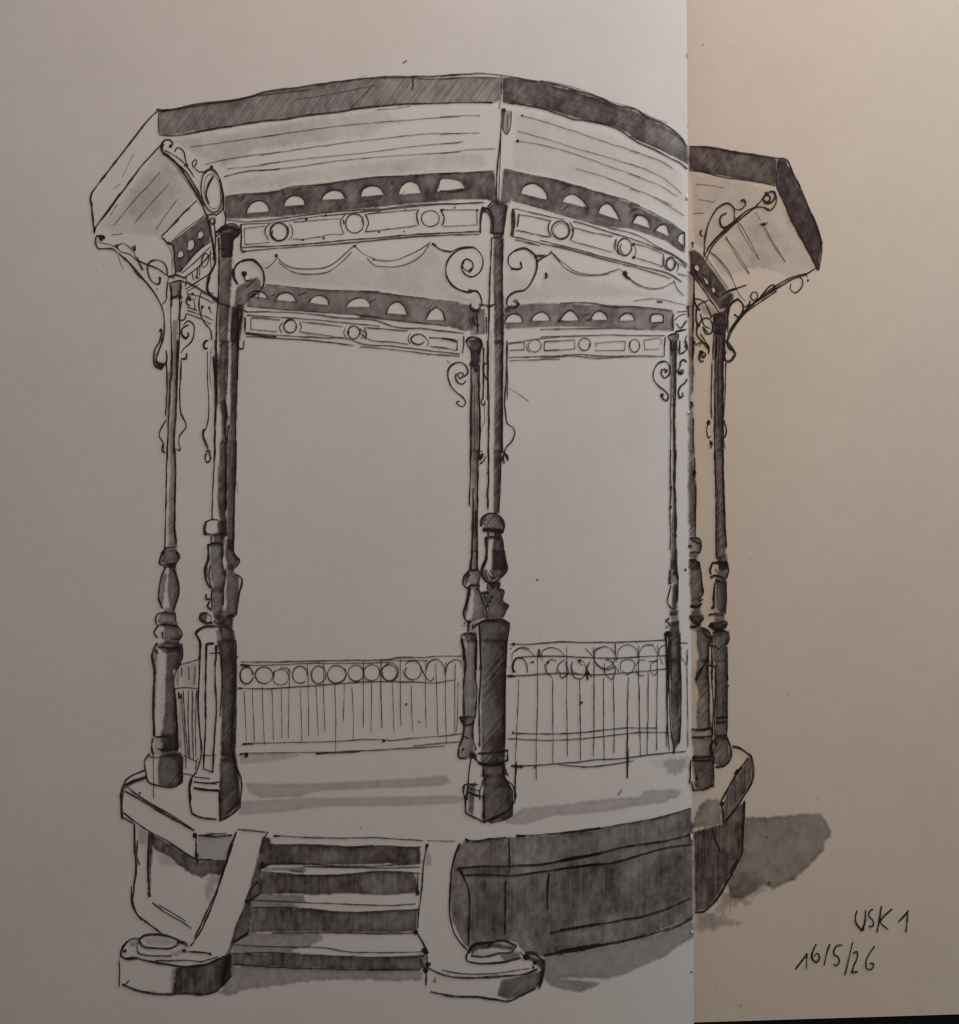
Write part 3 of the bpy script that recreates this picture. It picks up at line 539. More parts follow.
# rear left column (just right of the front left one)
c3 = col('dark rear column touching the front left column')
c3.W('E905,520 955,520 952,732 897,732 900,640', d=.76); c3.W('J730,0 790,0 780,300 770,650 766,815 705,815 720,600 725,300', d=.82, mott=.1); c3.W('K700,0 770,0 765,250 750,500 750,860 700,880 695,600 700,300', d=.80, mott=.1)
c3.L('J788,0 780,250 770,500 765,959', w=1.3); c3.L('K772,0 762,300 750,500 748,880', w=1.6); c3.L('K770,300 785,430', w=.7, d=.4); c3.L('E950,500 945,959', w=1.5)
c3.W('F80,750 150,740 130,900 120,959 60,959', d=.78, mott=.2); c3.L('F130,760 120,860 95,959', w=2); c3.L('F100,770 170,790', w=2); c3.L('J780,0 790,60 820,70 830,0', w=1.6)
bl = Ink('baluster', c3); bl.W('Q690,0 750,0 750,110 790,160 770,220 740,230 700,200 680,120', d=.76); bl.L('Q740,110 795,165 770,215', w=1.8); bl.L('K710,840 750,900 790,959', w=2); bl.W('Q700,210 750,220 750,280 795,290 790,450 770,600 690,610 690,400', d=.72, mott=.1); bl.L('Q750,270 800,292 788,450 770,600', w=1.8); bl.L('Q680,230 690,290', w=1.6); bl.W('Q690,600 745,600 740,720 690,700', d=.85); bl.L('Q690,610 765,605', w=1.6)
# front centre column
c4 = col('tall front column in the middle, on a dark square pedestal')
c4.W('G640,180 688,180 685,400 690,600 688,690 641,690 645,600 640,400', d=.80, mott=.15); c4.W('L515,0 582,0 580,500 580,894 510,894 515,500', d=.74, mott=.2, grad=lambda x, y: .75+.35*np.clip((x-494)/7, 0, 1)); c4.W('M510,0 570,0 560,300 555,500 505,510 510,250', d=.86, mott=.1); c4.W('G612,620 640,620 635,959 612,959', d=.22, soft=3)
c4.H('L515,480 580,480 580,900 515,900', [], 120, 2.6, w=.8, d=.6)
c4.L('G632,180 625,350 618,600 612,959', w=1.5); c4.L('G685,180 682,400 685,700', w=1.8); c4.L('L460,0 460,300 468,600 465,959', w=1.7); c4.L('L582,0 578,400 580,900', w=1.6); c4.L('M468,0 468,180 460,380 462,480', w=1.7); c4.L('M568,0 560,300 550,500', w=1.5); c4.dot('M466,185', 1.5); c4.L('G590,690 592,959', w=1.3, d=.7); c4.L('G708,700 705,959', w=1.2, d=.7)
c4.L('L615,0 610,250 605,600 620,670 665,700 678,740 660,800 605,865 590,920', w=1.5); c4.L('L590,900 625,959 M600,30 625,85', w=2.6); c4.L('M590,30 580,70 595,110', w=2.6); c4.L('G570,500 610,505 650,500', w=1.6); c4.L('G610,515 640,505', w=1.6)
cp = Ink('capital', c4, 'dark flared capital at the front roof corner'); cp.W('G605,40 640,10 690,10 710,30 695,110 685,180 640,180 628,100', d=.85); cp.L('G585,45 610,40 640,100 635,160', w=2); cp.L('G585,35 600,60', w=3.4); cp.L('G705,20 695,100 685,170', w=1.8); cp.L('G630,160 685,158', w=1.6); cp.L('G632,180 680,178', w=1.6); cp.L('C205,715 235,740 245,830', w=1.6); cp.L('C200,705 225,718', w=3); cp.L('C240,825 295,830', w=1.4); cp.L('C230,700 250,680 320,685', w=1.5)
br = Ink('scroll_bracket', c4, 'large scroll left of the front column'); br.L('G535,325 520,340 500,330 490,305 510,282 540,300 540,330 525,350', w=1.4); br.L('G500,295 488,320 500,350 535,368 570,350 590,310 580,260 545,228 500,230 450,255 418,300 415,360 440,405 480,430 520,440 560,435 580,465 582,505 560,525', w=1.8); br.L('G520,430 560,440 580,460', w=1.6); br.L('G530,495 530,520 560,530 582,520', w=2.4); br.L('G430,250 500,225 540,228', w=1.4)
br = Ink('scroll_bracket', c4, 'large scroll right of the front column'); br.L('G770,295 775,325 740,330 715,310 715,270 750,240 800,235 840,265 850,310 830,380 790,430 740,442 712,465 710,510 740,515 760,495 745,480 735,490', w=1.7); br.L('G725,330 775,328', w=2); br.L('G740,245 790,230 830,260', w=1.4); br.L('G745,490 765,500 740,518', w=2.4); br.W('G700,515 730,505 720,540 695,535', d=.7)
bl = Ink('baluster', c4)
bl.W('M460,520 530,510 580,560 590,600 570,640 420,640 440,600', d=.66); bl.W('M415,540 460,515 440,600 420,600', d=.8); bl.L('M410,610 415,550 460,510 520,508 580,560 592,605 575,660', w=2.2); bl.L('M420,640 480,630 540,640 590,655', w=2.8); bl.W('M420,620 580,620 580,665 430,655', d=.85); bl.W('M510,650 570,650 575,700 510,700', d=.85); bl.L('M460,650 470,690', w=2); bl.L('M440,700 480,695 575,700', w=2)
bl.W('M510,700 575,700 590,820 615,959 490,959 500,800', d=.84); bl.W('M440,700 465,700 460,850 440,930', d=.7); bl.L('M445,700 455,800 440,900 425,950', w=2); bl.L('M575,700 595,850 612,959', w=1.8); bl.W('U510,0 600,0 615,150 570,220 480,250 500,150', d=.82); bl.L('U440,80 415,170 440,240 500,262 560,220 612,160 605,80', w=2.4); bl.L('U460,50 440,110', w=2); bl.L('U470,180 480,215 520,220', w=1.6); bl.W('U420,160 450,150 470,240 440,230', d=.8); bl.L('U480,160 505,190', w=1.4)
bl.W('U465,260 555,250 560,310 585,320 575,420 625,440 580,540 450,560 460,440 420,350 460,330', d=.74, mott=.2); bl.L('U410,345 470,340', w=3); bl.L('U560,260 550,310 585,320 578,410 625,445 582,540', w=1.9); bl.dot('U495,375', 1.5); bl.dot('U480,410', 1.5); bl.dot('U460,445', 1.5); bl.L('U430,360 460,440', w=2.2); bl.dot('U503,292', 2); bl.L('U460,270 455,320', w=1.6)
pd = Ink('pedestal', c4, 'big dark square pedestal of the front column')
pd.W('U390,600 460,560 590,560 635,590 615,734 403,734', d=.82, mott=.12); pd.W('T605,0 755,0 752,300 748,660 745,752 602,752 610,600 605,300', d=.84, mott=.12, grad=lambda x, y: .72 + .32*np.clip((x-482)/10, 0, 1)); pd.W('T620,740 745,736 775,815 608,815', d=.84, mott=.1); pd.W('V-28,696 70,696 105,760 105,890 0,925 -40,900', d=.84, mott=.1)
pd.H('T610,20 750,20 745,650 610,650', [], 130, 2.8, w=.8, d=.55)
pd.L('U380,600 420,570 500,560 580,555 640,590', w=2); pd.L('U635,590 612,800 605,959', w=1.8); pd.L('U395,600 405,800 400,959', w=1.9); pd.L('T600,0 605,200 595,350 598,640', w=1.7); pd.L('T755,0 750,300 745,640', w=1.6)
pd.L('T585,680 680,675 770,660', w=1.8); pd.L('T590,735 680,745 765,720 765,665', w=2); pd.L('T745,735 750,830 795,870 815,930 g511,808', w=1.9); pd.L('T615,745 620,850 600,900 600,959', w=1.4); pd.L('T512,959 500,900 508,868 528,862', w=2.0); pd.L('T530,862 590,868', w=2); pd.L('T535,915 600,940', w=1.8); pd.L('T535,890 600,905', w=1.3); pd.L('T545,700 530,850 525,959', w=1.6)
pd.W('g469,784 476,782 473,815 468,812', d=.6); pd.L('g468,785 466,800 466,813 484,822', w=2); pd.L('g484,790 484,822 505,812 513,806', w=2); pd.L('V70,710 108,770 105,890 60,910 0,925', w=1.8); pd.L('g468,792 484,797', w=1.4)
# rear centre column
c5 = col('slender rear column just left of the tall front column')
c5.W('G535,720 578,720 573,800 534,800', d=.62, mott=.2); c5.W('L325,205 395,205 395,500 390,895 322,895 330,500', d=.55, mott=.2, streak=.2); c5.W('M320,0 390,0 385,400 380,700 380,815 333,815 335,500', d=.5, mott=.2, streak=.2); c5.W('U330,0 380,0 375,160 330,170', d=.5)
c5.L('L330,150 328,400 325,650 330,959', w=1.8); c5.L('L395,200 390,400 400,600 395,959', w=1.8); c5.L('M325,0 320,250 315,450', w=1.4); c5.L('M385,0 380,300 378,600 378,959', w=1.9); c5.L('M345,300 340,600 330,959', w=1.5); c5.L('U340,0 325,100 315,165', w=1.8); c5.L('U380,0 375,150', w=1.5); c5.L('M365,480 370,700', w=1.6); c5.L('L358,350 355,700 352,959', w=1.0, d=.6)
c5.L('L430,60 430,300 425,460', w=1.5); c5.L('L455,180 440,190 440,290 455,320', w=1.5); c5.L('L415,465 410,510 435,518 435,490', w=1.6); c5.L('L435,520 432,660 410,720 400,760', w=1.0, d=.6); c5.L('L405,885 420,890', w=1.5); c5.L('L400,940 425,905', w=3); c5.L('M395,80 425,40', w=2.6); c5.L('M395,110 420,95 445,50', w=1.1)
cp = Ink('capital', c5); cp.W('G515,670 580,665 588,690 570,730 535,730', d=.82); cp.L('G508,670 515,690 535,725 535,760', w=2.2); cp.L('G512,685 515,668 575,668 585,690 570,730', w=2.2); cp.W('L330,80 405,80 395,150 375,250 335,220', d=.75); cp.dot('L335,190', 2.4); cp.dot('L370,240', 1.8); cp.L('G540,560 560,600 575,600', w=1.6); cp.W('G520,530 600,520 605,640 530,650', d=.5); cp.L('G560,540 565,640', w=1.4); cp.L('G605,560 608,640', w=1.4)
br = Ink('scroll_bracket', c5); br.L('L265,290 240,305 225,290 235,262 260,265 270,290 300,270 298,225 270,190 230,180 180,195 145,240 145,310 175,380 220,425 270,465 285,500 265,528 230,520 215,495 240,488', w=1.6); br.L('L215,265 205,300 225,340 265,350 290,325', w=1.9); br.L('L135,165 165,190', w=1.0, d=.6)
bl = Ink('baluster', c5); bl.W('U300,170 390,170 395,280 330,280 300,250', d=.5); bl.W('U275,200 310,170 300,280 275,280', d=.8); bl.L('U310,165 275,210 272,270 290,300 330,280 400,290', w=2.2); bl.L('U310,165 390,165 400,210 385,260 400,295', w=2); bl.L('U300,210 320,195', w=2)
bl.W('U300,300 335,300 300,480 290,530 275,520', d=.85); bl.W('U350,320 390,310 420,400 455,540 370,560 330,570 350,450', d=.55); bl.L('U320,300 300,400 270,520 300,570 330,570', w=2.3); bl.L('U380,300 420,390 450,480 455,540', w=2.8); bl.L('U280,585 270,580', w=2); bl.L('U245,605 300,600', w=1.0, d=.5); bl.L('U310,580 305,650', w=2.6); bl.L('U340,590 345,640', w=1.4); bl.L('U345,620 380,590 430,565', w=3)
pd = Ink('pedestal', c5); pd.W('U255,670 380,665 370,730 290,740 280,700', d=.7); pd.W('U330,700 375,690 373,734 325,734', d=.55); pd.W('U250,680 280,720 285,900 262,880', d=.6); pd.W('T520,0 575,0 575,300 565,460 500,460 505,200', d=.58, mott=.2); pd.W('T485,0 515,50 510,250 500,200', d=.5)
pd.L('U245,690 265,670 320,665 370,675', w=2.8); pd.L('U250,700 270,800 268,880', w=2.2); pd.L('U365,690 370,959', w=2.2); pd.L('T485,0 510,100 500,300 505,460', w=2); pd.L('T580,0 572,200 580,300 570,460', w=2.2)
pd.W('T475,462 575,460 560,500 560,640 580,700 530,712 470,690 490,600 500,510', d=.58, mott=.2); pd.L('T478,462 575,460', w=2.2); pd.L('T480,470 500,510 495,580 470,660 470,700 520,712', w=2.2); pd.L('T500,510 550,500 560,480', w=1.8); pd.L('T565,470 555,570 575,660', w=1.8); pd.L('T500,575 535,590', w=1.6); pd.W('T480,465 520,465 515,505 500,510', d=.8); pd.L('T540,680 580,720 610,745', w=2.8); pd.dot('T498,655', 1.2); pd.W('T535,670 580,680 580,720 545,700', d=.8)
# rear right column
c6 = col('thin rear column left of the fold, ending in a tapered dark foot')
c6.W('N248,70 292,80 290,300 282,600 288,892 263,892 268,700 258,500 255,300', d=.84); c6.W('O262,0 292,0 285,300 285,600 292,959 245,959 245,600 265,450 268,300', d=.62); c6.W('N245,0 290,0 290,75 245,70', d=.6)
c6.L('N245,0 248,70', w=1.5); c6.L('N292,0 290,70', w=1.6); c6.L('N245,80 245,400 242,959', w=1.1, d=.7); c6.L('N288,80 285,400 270,700 285,959', w=1.8); c6.L('O245,0 245,200 248,330 243,470 242,800', w=1.2); c6.L('O285,0 275,250 285,450 285,700 292,959', w=2.4); c6.dot('O248,300', 1.6); c6.dot('O245,455', 1.6); c6.dot('O285,685', 1.5)
cp = Ink('capital', c6); cp.W('H770,690 830,685 822,720 820,780 785,780 785,725', d=.68); cp.L('H762,700 775,690 830,685 825,720', w=1.8); cp.L('H768,705 785,725 785,775 825,770', w=1.7); cp.L('H800,560 795,600 800,660', w=1.6); cp.L('H805,600 840,570 878,560', w=1.2); cp.L('H815,620 840,645 880,600', w=1.8); cp.L('H810,670 850,660 880,655', w=1.6); cp.L('H820,550 880,545', w=1); cp.L('H700,488 735,490', w=2); cp.L('H560,485 700,472 790,490 880,510', w=1.0, d=.6)
br = Ink('scroll_bracket', c6); br.L('N185,235 205,232 205,260 225,235', w=1.5); br.L('N178,230 172,270 200,302 230,280 238,220 215,175 175,168 130,205 108,270 115,320 160,375 205,410 228,450 215,485 185,470 170,440', w=1.7); br.dot('N178,440', 2.0); br.L('N165,185 200,165', w=1.4)
br = Ink('scroll_bracket', c6); br.L('N325,235 345,240 345,265 320,275 300,250 320,215 320,180 345,155 375,175', w=1.7); br.dot('N325,258', 2.2); br.L('N375,310 365,335 320,375 305,420 320,465 345,440 335,418', w=1.7); br.L('N320,110 355,90 375,70 365,0', w=1.5); br.L('N318,0 318,105', w=1.2); br.L('N360,40 380,75', w=2)
br.L('H838,730 838,800 870,790', w=1.2); br.L('H880,690 870,730 885,760', w=1.8)
bl = Ink('baluster', c6); bl.W('P245,0 290,0 300,80 300,180 245,180 240,90', d=.55, mott=.3); bl.L('P240,80 235,180', w=2.2); bl.L('P225,185 260,182', w=2.4); bl.dot('P280,100', 2); bl.L('P295,70 305,180', w=1.8); bl.W('P262,190 300,190 300,330 290,385 250,380 260,290', d=.78); bl.L('P245,200 240,370 270,390 298,370', w=1.4); bl.L('P300,180 300,330', w=2); bl.W('P235,405 305,400 300,440 250,435', d=.82); bl.L('P235,430 300,435', w=2.2); bl.W('P248,440 305,440 305,500 255,510', d=.5)
bl.L('P240,465 205,485 235,510 240,530', w=2.4); bl.L('P205,530 225,545', w=1.4)
pd = Ink('pedestal', c6); pd.W('P250,500 310,490 320,600 320,812 243,812 240,700', d=.86, mott=.1); pd.W('W182,0 242,0 242,300 240,490 205,545 190,470 180,250', d=.84, mott=.2, streak=.2); pd.L('W170,0 175,200 185,420 205,550', w=1.4, d=.8); pd.L('W240,0 245,330 235,500', w=2); pd.L('P245,520 250,959', w=1.2); pd.L('W205,520 205,560', w=2); pd.L('P205,590 215,800 225,959', w=2.4); pd.dot('P218,590', 3.2); pd.L('P235,560 232,959', w=1.7); pd.L('W160,0 162,300 175,540', w=1.1); pd.L('P318,580 320,959', w=1.5)
# column in the fold
c7 = col('front right column standing in the fold of the sketchbook')
c7.W('N388,-40 440,-40 430,150 425,400 400,480 390,480', d=.50, mott=.3, rag=.9); c7.W('N395,490 425,500 425,700 433,892 388,892 388,600', d=.58, mott=.3, rag=.9); c7.W('O387,0 435,0 440,150 445,250 445,500 445,690 390,690 388,300', d=.62, mott=.35, rag=1)
c7.L('N430,0 420,150 420,400', w=1.2, d=.7); c7.L('N400,490 415,500 405,540', w=3); c7.L('N425,620 425,800 432,870', w=1.4); c7.L('O438,60 440,220', w=1.6); c7.L('O445,270 445,500 440,690', w=1.6); c7.dot('O435,180', 2); c7.L('I145,470 140,700 135,959', w=1.8); c7.W('I105,420 145,450 140,700 135,959 108,959', d=.35, mott=.3)
c7.L('I108,640 112,700', w=1.4); c7.dot('I108,640', 1.6); c7.dot('I145,855', 1.5)
bl = Ink('baluster', c7); bl.W('O392,700 470,700 488,750 480,820 440,870 395,850', d=.58, mott=.3); bl.L('O395,700 440,700 480,720 488,770 475,820', w=2); bl.L('O400,705 480,750', w=2.2); bl.dot('O400,770', 1.8); bl.L('O400,820 440,815 480,822', w=1.6); bl.W('O395,890 470,890 480,959 395,959', d=.62); bl.L('O395,880 440,878 480,940', w=2)
bl.W('P395,0 475,10 485,120 500,230 470,320 410,330 395,200', d=.66, mott=.2); bl.L('P470,10 485,100 495,200 500,260 470,320', w=1.9); bl.W('P400,350 495,345 480,390 490,430 410,430 430,390', d=.7); bl.L('P400,368 450,375 495,345', w=2.6); bl.L('P470,330 505,310', w=2); bl.W('P400,440 510,435 500,490 450,515 405,480', d=.88); bl.L('P400,440 420,490 460,510 510,460', w=2.4); bl.L('P400,535 430,535 490,510', w=2.4); bl.W('P410,490 490,500 470,535 410,530', d=.5)
pd = Ink('pedestal', c7); pd.W('P450,560 520,545 560,610 546,812 465,812 470,770 455,680', d=.74, mott=.2); pd.W('W340,0 410,0 415,200 430,420 340,430 335,330 350,200 330,130', d=.70, mott=.25, rag=1); pd.W('W310,470 425,465 430,590 330,595', d=.58, mott=.2); pd.W('W320,600 440,590 440,760 380,785 330,770', d=.72, mott=.3, rag=1); pd.W('W305,50 335,40 330,400 310,420', d=.2, soft=3, mott=.5)
pd.L('P480,540 540,560 565,610 545,700', w=2.2); pd.L('P500,545 520,600 560,620', w=1.7); pd.L('P545,700 540,959', w=2); pd.L('P440,959 470,890 520,830 540,780', w=1.5); pd.L('P550,680 600,690 630,715', w=1.8); pd.L('W405,0 412,150 415,400', w=1.6); pd.L('W308,415 360,420 430,412 435,450', w=2.2); pd.L('W308,462 370,462 430,455', w=2); pd.L('W318,582 380,582 440,575', w=2); pd.dot('W325,583', 2); pd.L('W305,600 380,605 440,595', w=1.3); pd.L('W440,590 440,750 380,775 320,780 305,730', w=2); pd.L('W430,470 430,570', w=2); pd.L('W335,130 370,60 395,0', w=1.3); pd.L('W305,600 300,740', w=2.2); pd.dot('W340,710', 1.6); pd.H('W330,620 430,610 430,750 335,760', [], 130, 3, w=.9, d=.5)
# right column
c8 = col('brownish slender column right of the fold')
c8.W('N600,160 668,160 665,500 665,892 596,892 600,600 602,300', d=.80, mott=.12, streak=.12); c8.W('O595,0 662,0 670,300 680,700 690,840 640,880 610,870 610,500 600,250', d=.70, mott=.2, streak=.2); c8.W('I265,690 335,680 330,800 325,959 260,959 262,800', d=.80); c8.W('N565,150 600,50 600,450 570,400', d=.25, soft=3)
c8.L('I262,800 258,959', w=1.4, d=.8); c8.L('I325,800 325,959', w=2); c8.L('N605,0 600,300 600,600 592,959', w=1.3); c8.L('N665,0 660,300 665,700 662,959', w=1.4); c8.L('N575,180 572,400 572,630', w=1.1); c8.L('N685,180 682,400 665,650', w=1.2); c8.L('O600,0 605,300 610,600 612,870', w=1.8); c8.L('O660,0 668,350 680,600 690,780', w=2); c8.L('I300,720 300,800 300,900', w=1.4, d=.5); c8.L('I280,810 278,940', w=2, d=.9); c8.L('N630,0 625,400 630,700', w=1.6, d=.6)
br = Ink('scroll_bracket', c8)
br.dot('N548,658', 2.4); br.L('N535,655 562,655', w=2); br.L('N548,660 532,710 535,750 550,785 570,765', w=1.5); br.L('N555,800 575,825 560,868', w=1.5); br.dot('N570,825', 2); 
br = Ink('scroll_bracket', c8)
br.L('N665,650 688,700 680,770 668,790', w=1.5); br.L('N670,800 680,870', w=1.0); br.dot('N668,655', 2)
cp = Ink('capital', c8); cp.W('I255,690 310,670 345,640 340,720 320,800 270,800', d=.78); cp.W('I225,620 300,670 255,700 215,640', d=.3); cp.L('I240,700 270,685 315,680', w=2.4); cp.L('I265,700 265,790 300,780', w=1.8); cp.L('I270,745 300,745', w=1.3); cp.L('I265,800 330,800', w=2); cp.L('I345,620 345,700 330,800', w=1.6); cp.W('I320,590 380,555 380,600 345,650 310,640', d=.7)
br = Ink('scroll_bracket', c8, 'long scrolled bracket under the right eave')
br.L('I340,860 355,790 400,720 460,650 540,590 640,530 730,475 820,440 870,408', w=1.4); br.L('I355,800 420,700 520,600 640,510 720,465 820,440', w=1.3); br.L('I640,545 540,610 460,670 400,740 365,800 345,850', w=1.6)
br.L('I385,685 410,700 435,670 435,625 405,592 370,620 350,680 345,790', w=2.0); br.L('I385,685 400,695', w=3); br.L('I440,640 470,630 480,600', w=1.6); br.L('I525,590 500,600 485,580 495,553 520,555 525,590', w=1.9); br.L('I540,590 560,560 620,510 632,515 620,540 590,550', w=1.5); br.L('I725,500 725,540 750,555 785,530 795,480 780,460', w=1.4); br.dot('I826,480', 1.3); br.L('I800,440 825,460', w=1.3); br.L('I345,850 380,900 390,925 370,950', w=2.4); br.L('I460,640 480,620', w=3)
br.L('N690,0 705,60 755,100 760,125', w=2.2); br.L('N760,125 720,165 690,168 672,130 690,90', w=2.2); br.L('N680,130 685,170', w=2)
br = Ink('scroll_bracket', c8, 'curling bracket rising to the right roof corner')
br.L('D350,860 380,800 430,745 500,680 570,620 630,610 670,620', w=1.7); br.L('D360,870 400,790 470,720 540,655 600,610 660,540', w=1.3); br.L('D375,800 440,730 540,640', w=1.4); br.L('D355,840 360,750 385,670 430,605 470,590 495,610 500,660', w=1.8); br.L('D465,638 440,650 430,680 445,705 490,685', w=1.9); br.L('D432,675 440,705 465,705', w=2.8); br.L('D495,620 530,620 555,590 550,575', w=1.6); br.L('D530,580 545,575 552,590', w=2.8); br.L('D640,575 660,585 672,565 655,550 640,565 650,590 680,585 695,560 690,535 665,535', w=1.8); br.L('D640,610 670,625 700,590 698,550 680,530', w=1.8); br.dot('D656,545', 2.2); br.L('D345,720 340,745 352,750', w=1.6); br.L('D300,780 302,800', w=1.6); br.L('D500,660 500,680', w=1.3)
br = Ink('scroll_bracket', c8, 'tangle of scrolls left of the capital'); br.L('I145,560 150,620 180,660 160,640 145,600', w=1.6); br.L('I150,590 190,600 240,680 250,710', w=1.8); br.L('I155,650 160,740 170,760 200,710 235,712 255,750 245,800 215,800 200,770', w=1.6); br.L('I165,740 160,800 200,850 230,870 232,915', w=1.8); br.L('I180,800 220,860', w=1.2); br.L('I195,760 230,800', w=1.6); br.L('I170,880 200,850', w=1.1); br.L('I185,910 180,930 210,940 215,920', w=2.2); br.dot('I190,912', 2.2); br.L('I175,940 180,959', w=2); br.L('I180,680 215,760 240,770', w=1.2); br.L('I155,680 170,630 230,600', w=1.2)
br.L('N440,40 490,20 530,30 550,70 548,110', w=1.6); br.L('N485,90 505,125 525,110 505,95', w=1.6); br.L('N485,95 470,140 490,172 510,165', w=2); br.L('N490,0 545,70', w=1.8); br.dot('N490,95', 2)
br.W('I150,600 240,640 250,700 190,690', d=.35, soft=3)
bl = Ink('baluster', c8); bl.W('P630,30 690,20 705,80 690,140 610,140 620,90', d=.72, mott=.2); bl.L('P575,40 560,80 570,115', w=2.4); bl.L('P570,30 630,15 690,30 708,80 690,145', w=2); bl.L('O565,940 580,905 640,905 690,900 710,950', w=2.2); bl.W('O625,900 690,890 705,959 625,959', d=.8); bl.L('P560,138 600,125 680,150', w=2.4); bl.L('P600,70 620,100', w=1.8)
bl.W('P610,170 685,165 690,300 680,420 660,430 605,390 605,300', d=.76, mott=.12, streak=.15); bl.L('P600,180 590,300 590,380', w=2.6); bl.L('P600,165 640,170', w=3); bl.L('P685,170 690,300 680,430', w=2); bl.dot('P583,380', 2); bl.L('P550,440 600,430 670,440', w=2); bl.W('P590,440 670,440 680,490 600,490', d=.55); bl.L('P565,515 580,545 640,545 695,520', w=2.6); bl.L('P560,500 630,500 690,495 698,520', w=2); bl.W('P570,510 690,500 690,540 580,545', d=.78); bl.dot('P572,525', 2.6); bl.W('P600,545 670,545 660,570 610,570', d=.6)
pd = Ink('pedestal', c8); pd.W('P585,580 700,570 705,640 690,690 693,812 578,812 580,700', d=.76, mott=.15, streak=.15); pd.W('W450,0 522,0 520,250 518,450 530,480 540,600 500,640 440,620 430,540 450,470', d=.74, mott=.2, streak=.15); pd.W('W405,0 440,0 440,40 415,40', d=.5)
pd.L('P580,580 640,565 705,575 708,640 690,680', w=2.2); pd.L('P695,690 698,959', w=2); pd.L('P580,600 575,700 580,959', w=1.8); pd.L('P550,840 600,850 620,840', w=1.4); pd.L('W450,30 455,200 445,350 450,460', w=1.6); pd.L('W522,0 520,300 520,460', w=1.9); pd.L('W452,346 490,345 520,340', w=2.2); pd.L('W450,375 520,370', w=1.6); pd.L('W460,465 430,500 428,560 450,590', w=2.4); pd.L('W455,455 520,450', w=1.5); pd.L('W520,460 540,520 538,600 500,635 450,640', w=2.2); pd.dot('W455,500', 1.8); pd.L('W415,30 440,35', w=1.4); pd.L('W425,60 440,300 430,480', w=1.6); pd.L('W525,150 535,155', w=1.6)
# shading carried across the joints of the posts
c1.W('Q190,545 280,545 285,600 195,600', d=.5); c1.W('Q150,660 300,660 300,700 200,700', d=.5); c1.W('Q190,780 310,780 330,850 200,830', d=.6); c1.W('R300,560 405,560 410,700 310,700', d=.6); c1.W('R270,590 310,590 300,690 262,680', d=.22, soft=2)
c2.W('K590,740 680,740 680,850 590,850', d=.45); c2.W('Q555,370 665,370 665,420 570,420', d=.5); c2.W('Q570,560 690,560 690,690 640,690 600,640', d=.45); c2.W('Q540,660 620,655 640,700 560,690', d=.3); c2.W('R664,672 752,672 758,730 664,730', d=.5)
c3.W('Q690,190 750,190 750,240 690,240', d=.5); c3.W('Q690,590 750,590 750,640 690,640', d=.5)
c4.W('M470,640 575,640 575,720 470,720', d=.4); c4.W('U460,230 560,230 560,290 465,290', d=.5); c4.W('T605,720 752,720 752,750 605,750', d=.4); c4.W('T610,860 770,860 780,885 610,885', d=.25)
c5.W('U310,270 390,270 395,320 310,320', d=.5); c5.W('U310,550 380,550 370,670 310,670', d=.35)
c6.W('P245,370 300,370 300,420 245,420', d=.5); c6.W('P245,490 310,490 315,520 250,520', d=.5)
c7.W('O392,810 460,830 460,900 395,900', d=.4); c7.W('P405,315 480,315 490,360 405,360', d=.5); c7.W('P410,415 490,415 495,450 410,450', d=.5); c7.W('W310,412 430,408 430,475 310,475', d=.36); c7.W('W320,570 435,565 440,605 325,610', d=.45); c7.W('P400,520 480,520 500,560 440,570 400,545', d=.5)
c8.W('O612,860 690,840 700,900 620,910', d=.6); bl.W('P605,130 690,135 688,175 605,175', d=.6); bl.W('P595,410 675,415 675,450 595,450', d=.55); bl.W('P600,480 680,480 685,515 600,515', d=.5); bl.W('P590,540 680,535 690,585 590,585', d=.6); pd.W('W440,455 525,450 530,480 445,490', d=.4)
for c_, t in ((c1, 'R420,60 425,140 395,190 400,420 408,640'), (c2, 'R755,20 752,400 748,680'), (c3, 'K765,20 758,300 748,850'), (c4, 'U612,780 T755,100 750,400 746,700'), (c4, 'L578,60 576,500 572,900'), (c5, 'L393,300 396,600 392,900'), (c8, 'N668,300 662,600 664,900'), (c8, 'O664,60 672,400 684,760'), (c7, 'P545,700 540,900')):
    c_.L(t, w=1.6, d=.75, wob=.4)
# ---- railings
r1 = Ink('drawn_railing', None, 'railing with a row of rings along the back left side')
r1.W('S55,740 200,738 430,742 400,760 200,795 60,805', d=.22, soft=2)
for t in ('S65,190 300,190 500,184 700,180 959,172 T100,105 250,105 360,96 490,98', 'S60,212 200,210 500,200 800,198 959,192', 'T0,118 130,122 290,122', 'S45,348 200,352 420,340 650,322 959,312 T0,250 200,252 330,256 450,238', 'S70,682 300,675 600,668 920,658 T40,600 200,588 400,572 490,560', 'S60,740 300,735 620,730 959,712 T0,658 150,648 390,635', 'T200,635 360,620 480,608', 'S520,740 640,735 780,728'): r1.L(t, w=1.1, d=.75)
r1.L('S50,348 75,350', w=3); r1.L('S75,682 140,682', w=2.2); r1.L('S60,210 120,214', w=2.4); r1.L('S515,740 590,735', w=2); r1.L('S55,745 110,738', w=1.8); r1.dot('S97,752', 2.2); r1.dot('T22,602', 1.6); r1.dot('T158,385', 1.2); r1.dot('T235,490', 1.2, .7); r1.dot('S922,662', 1.6)
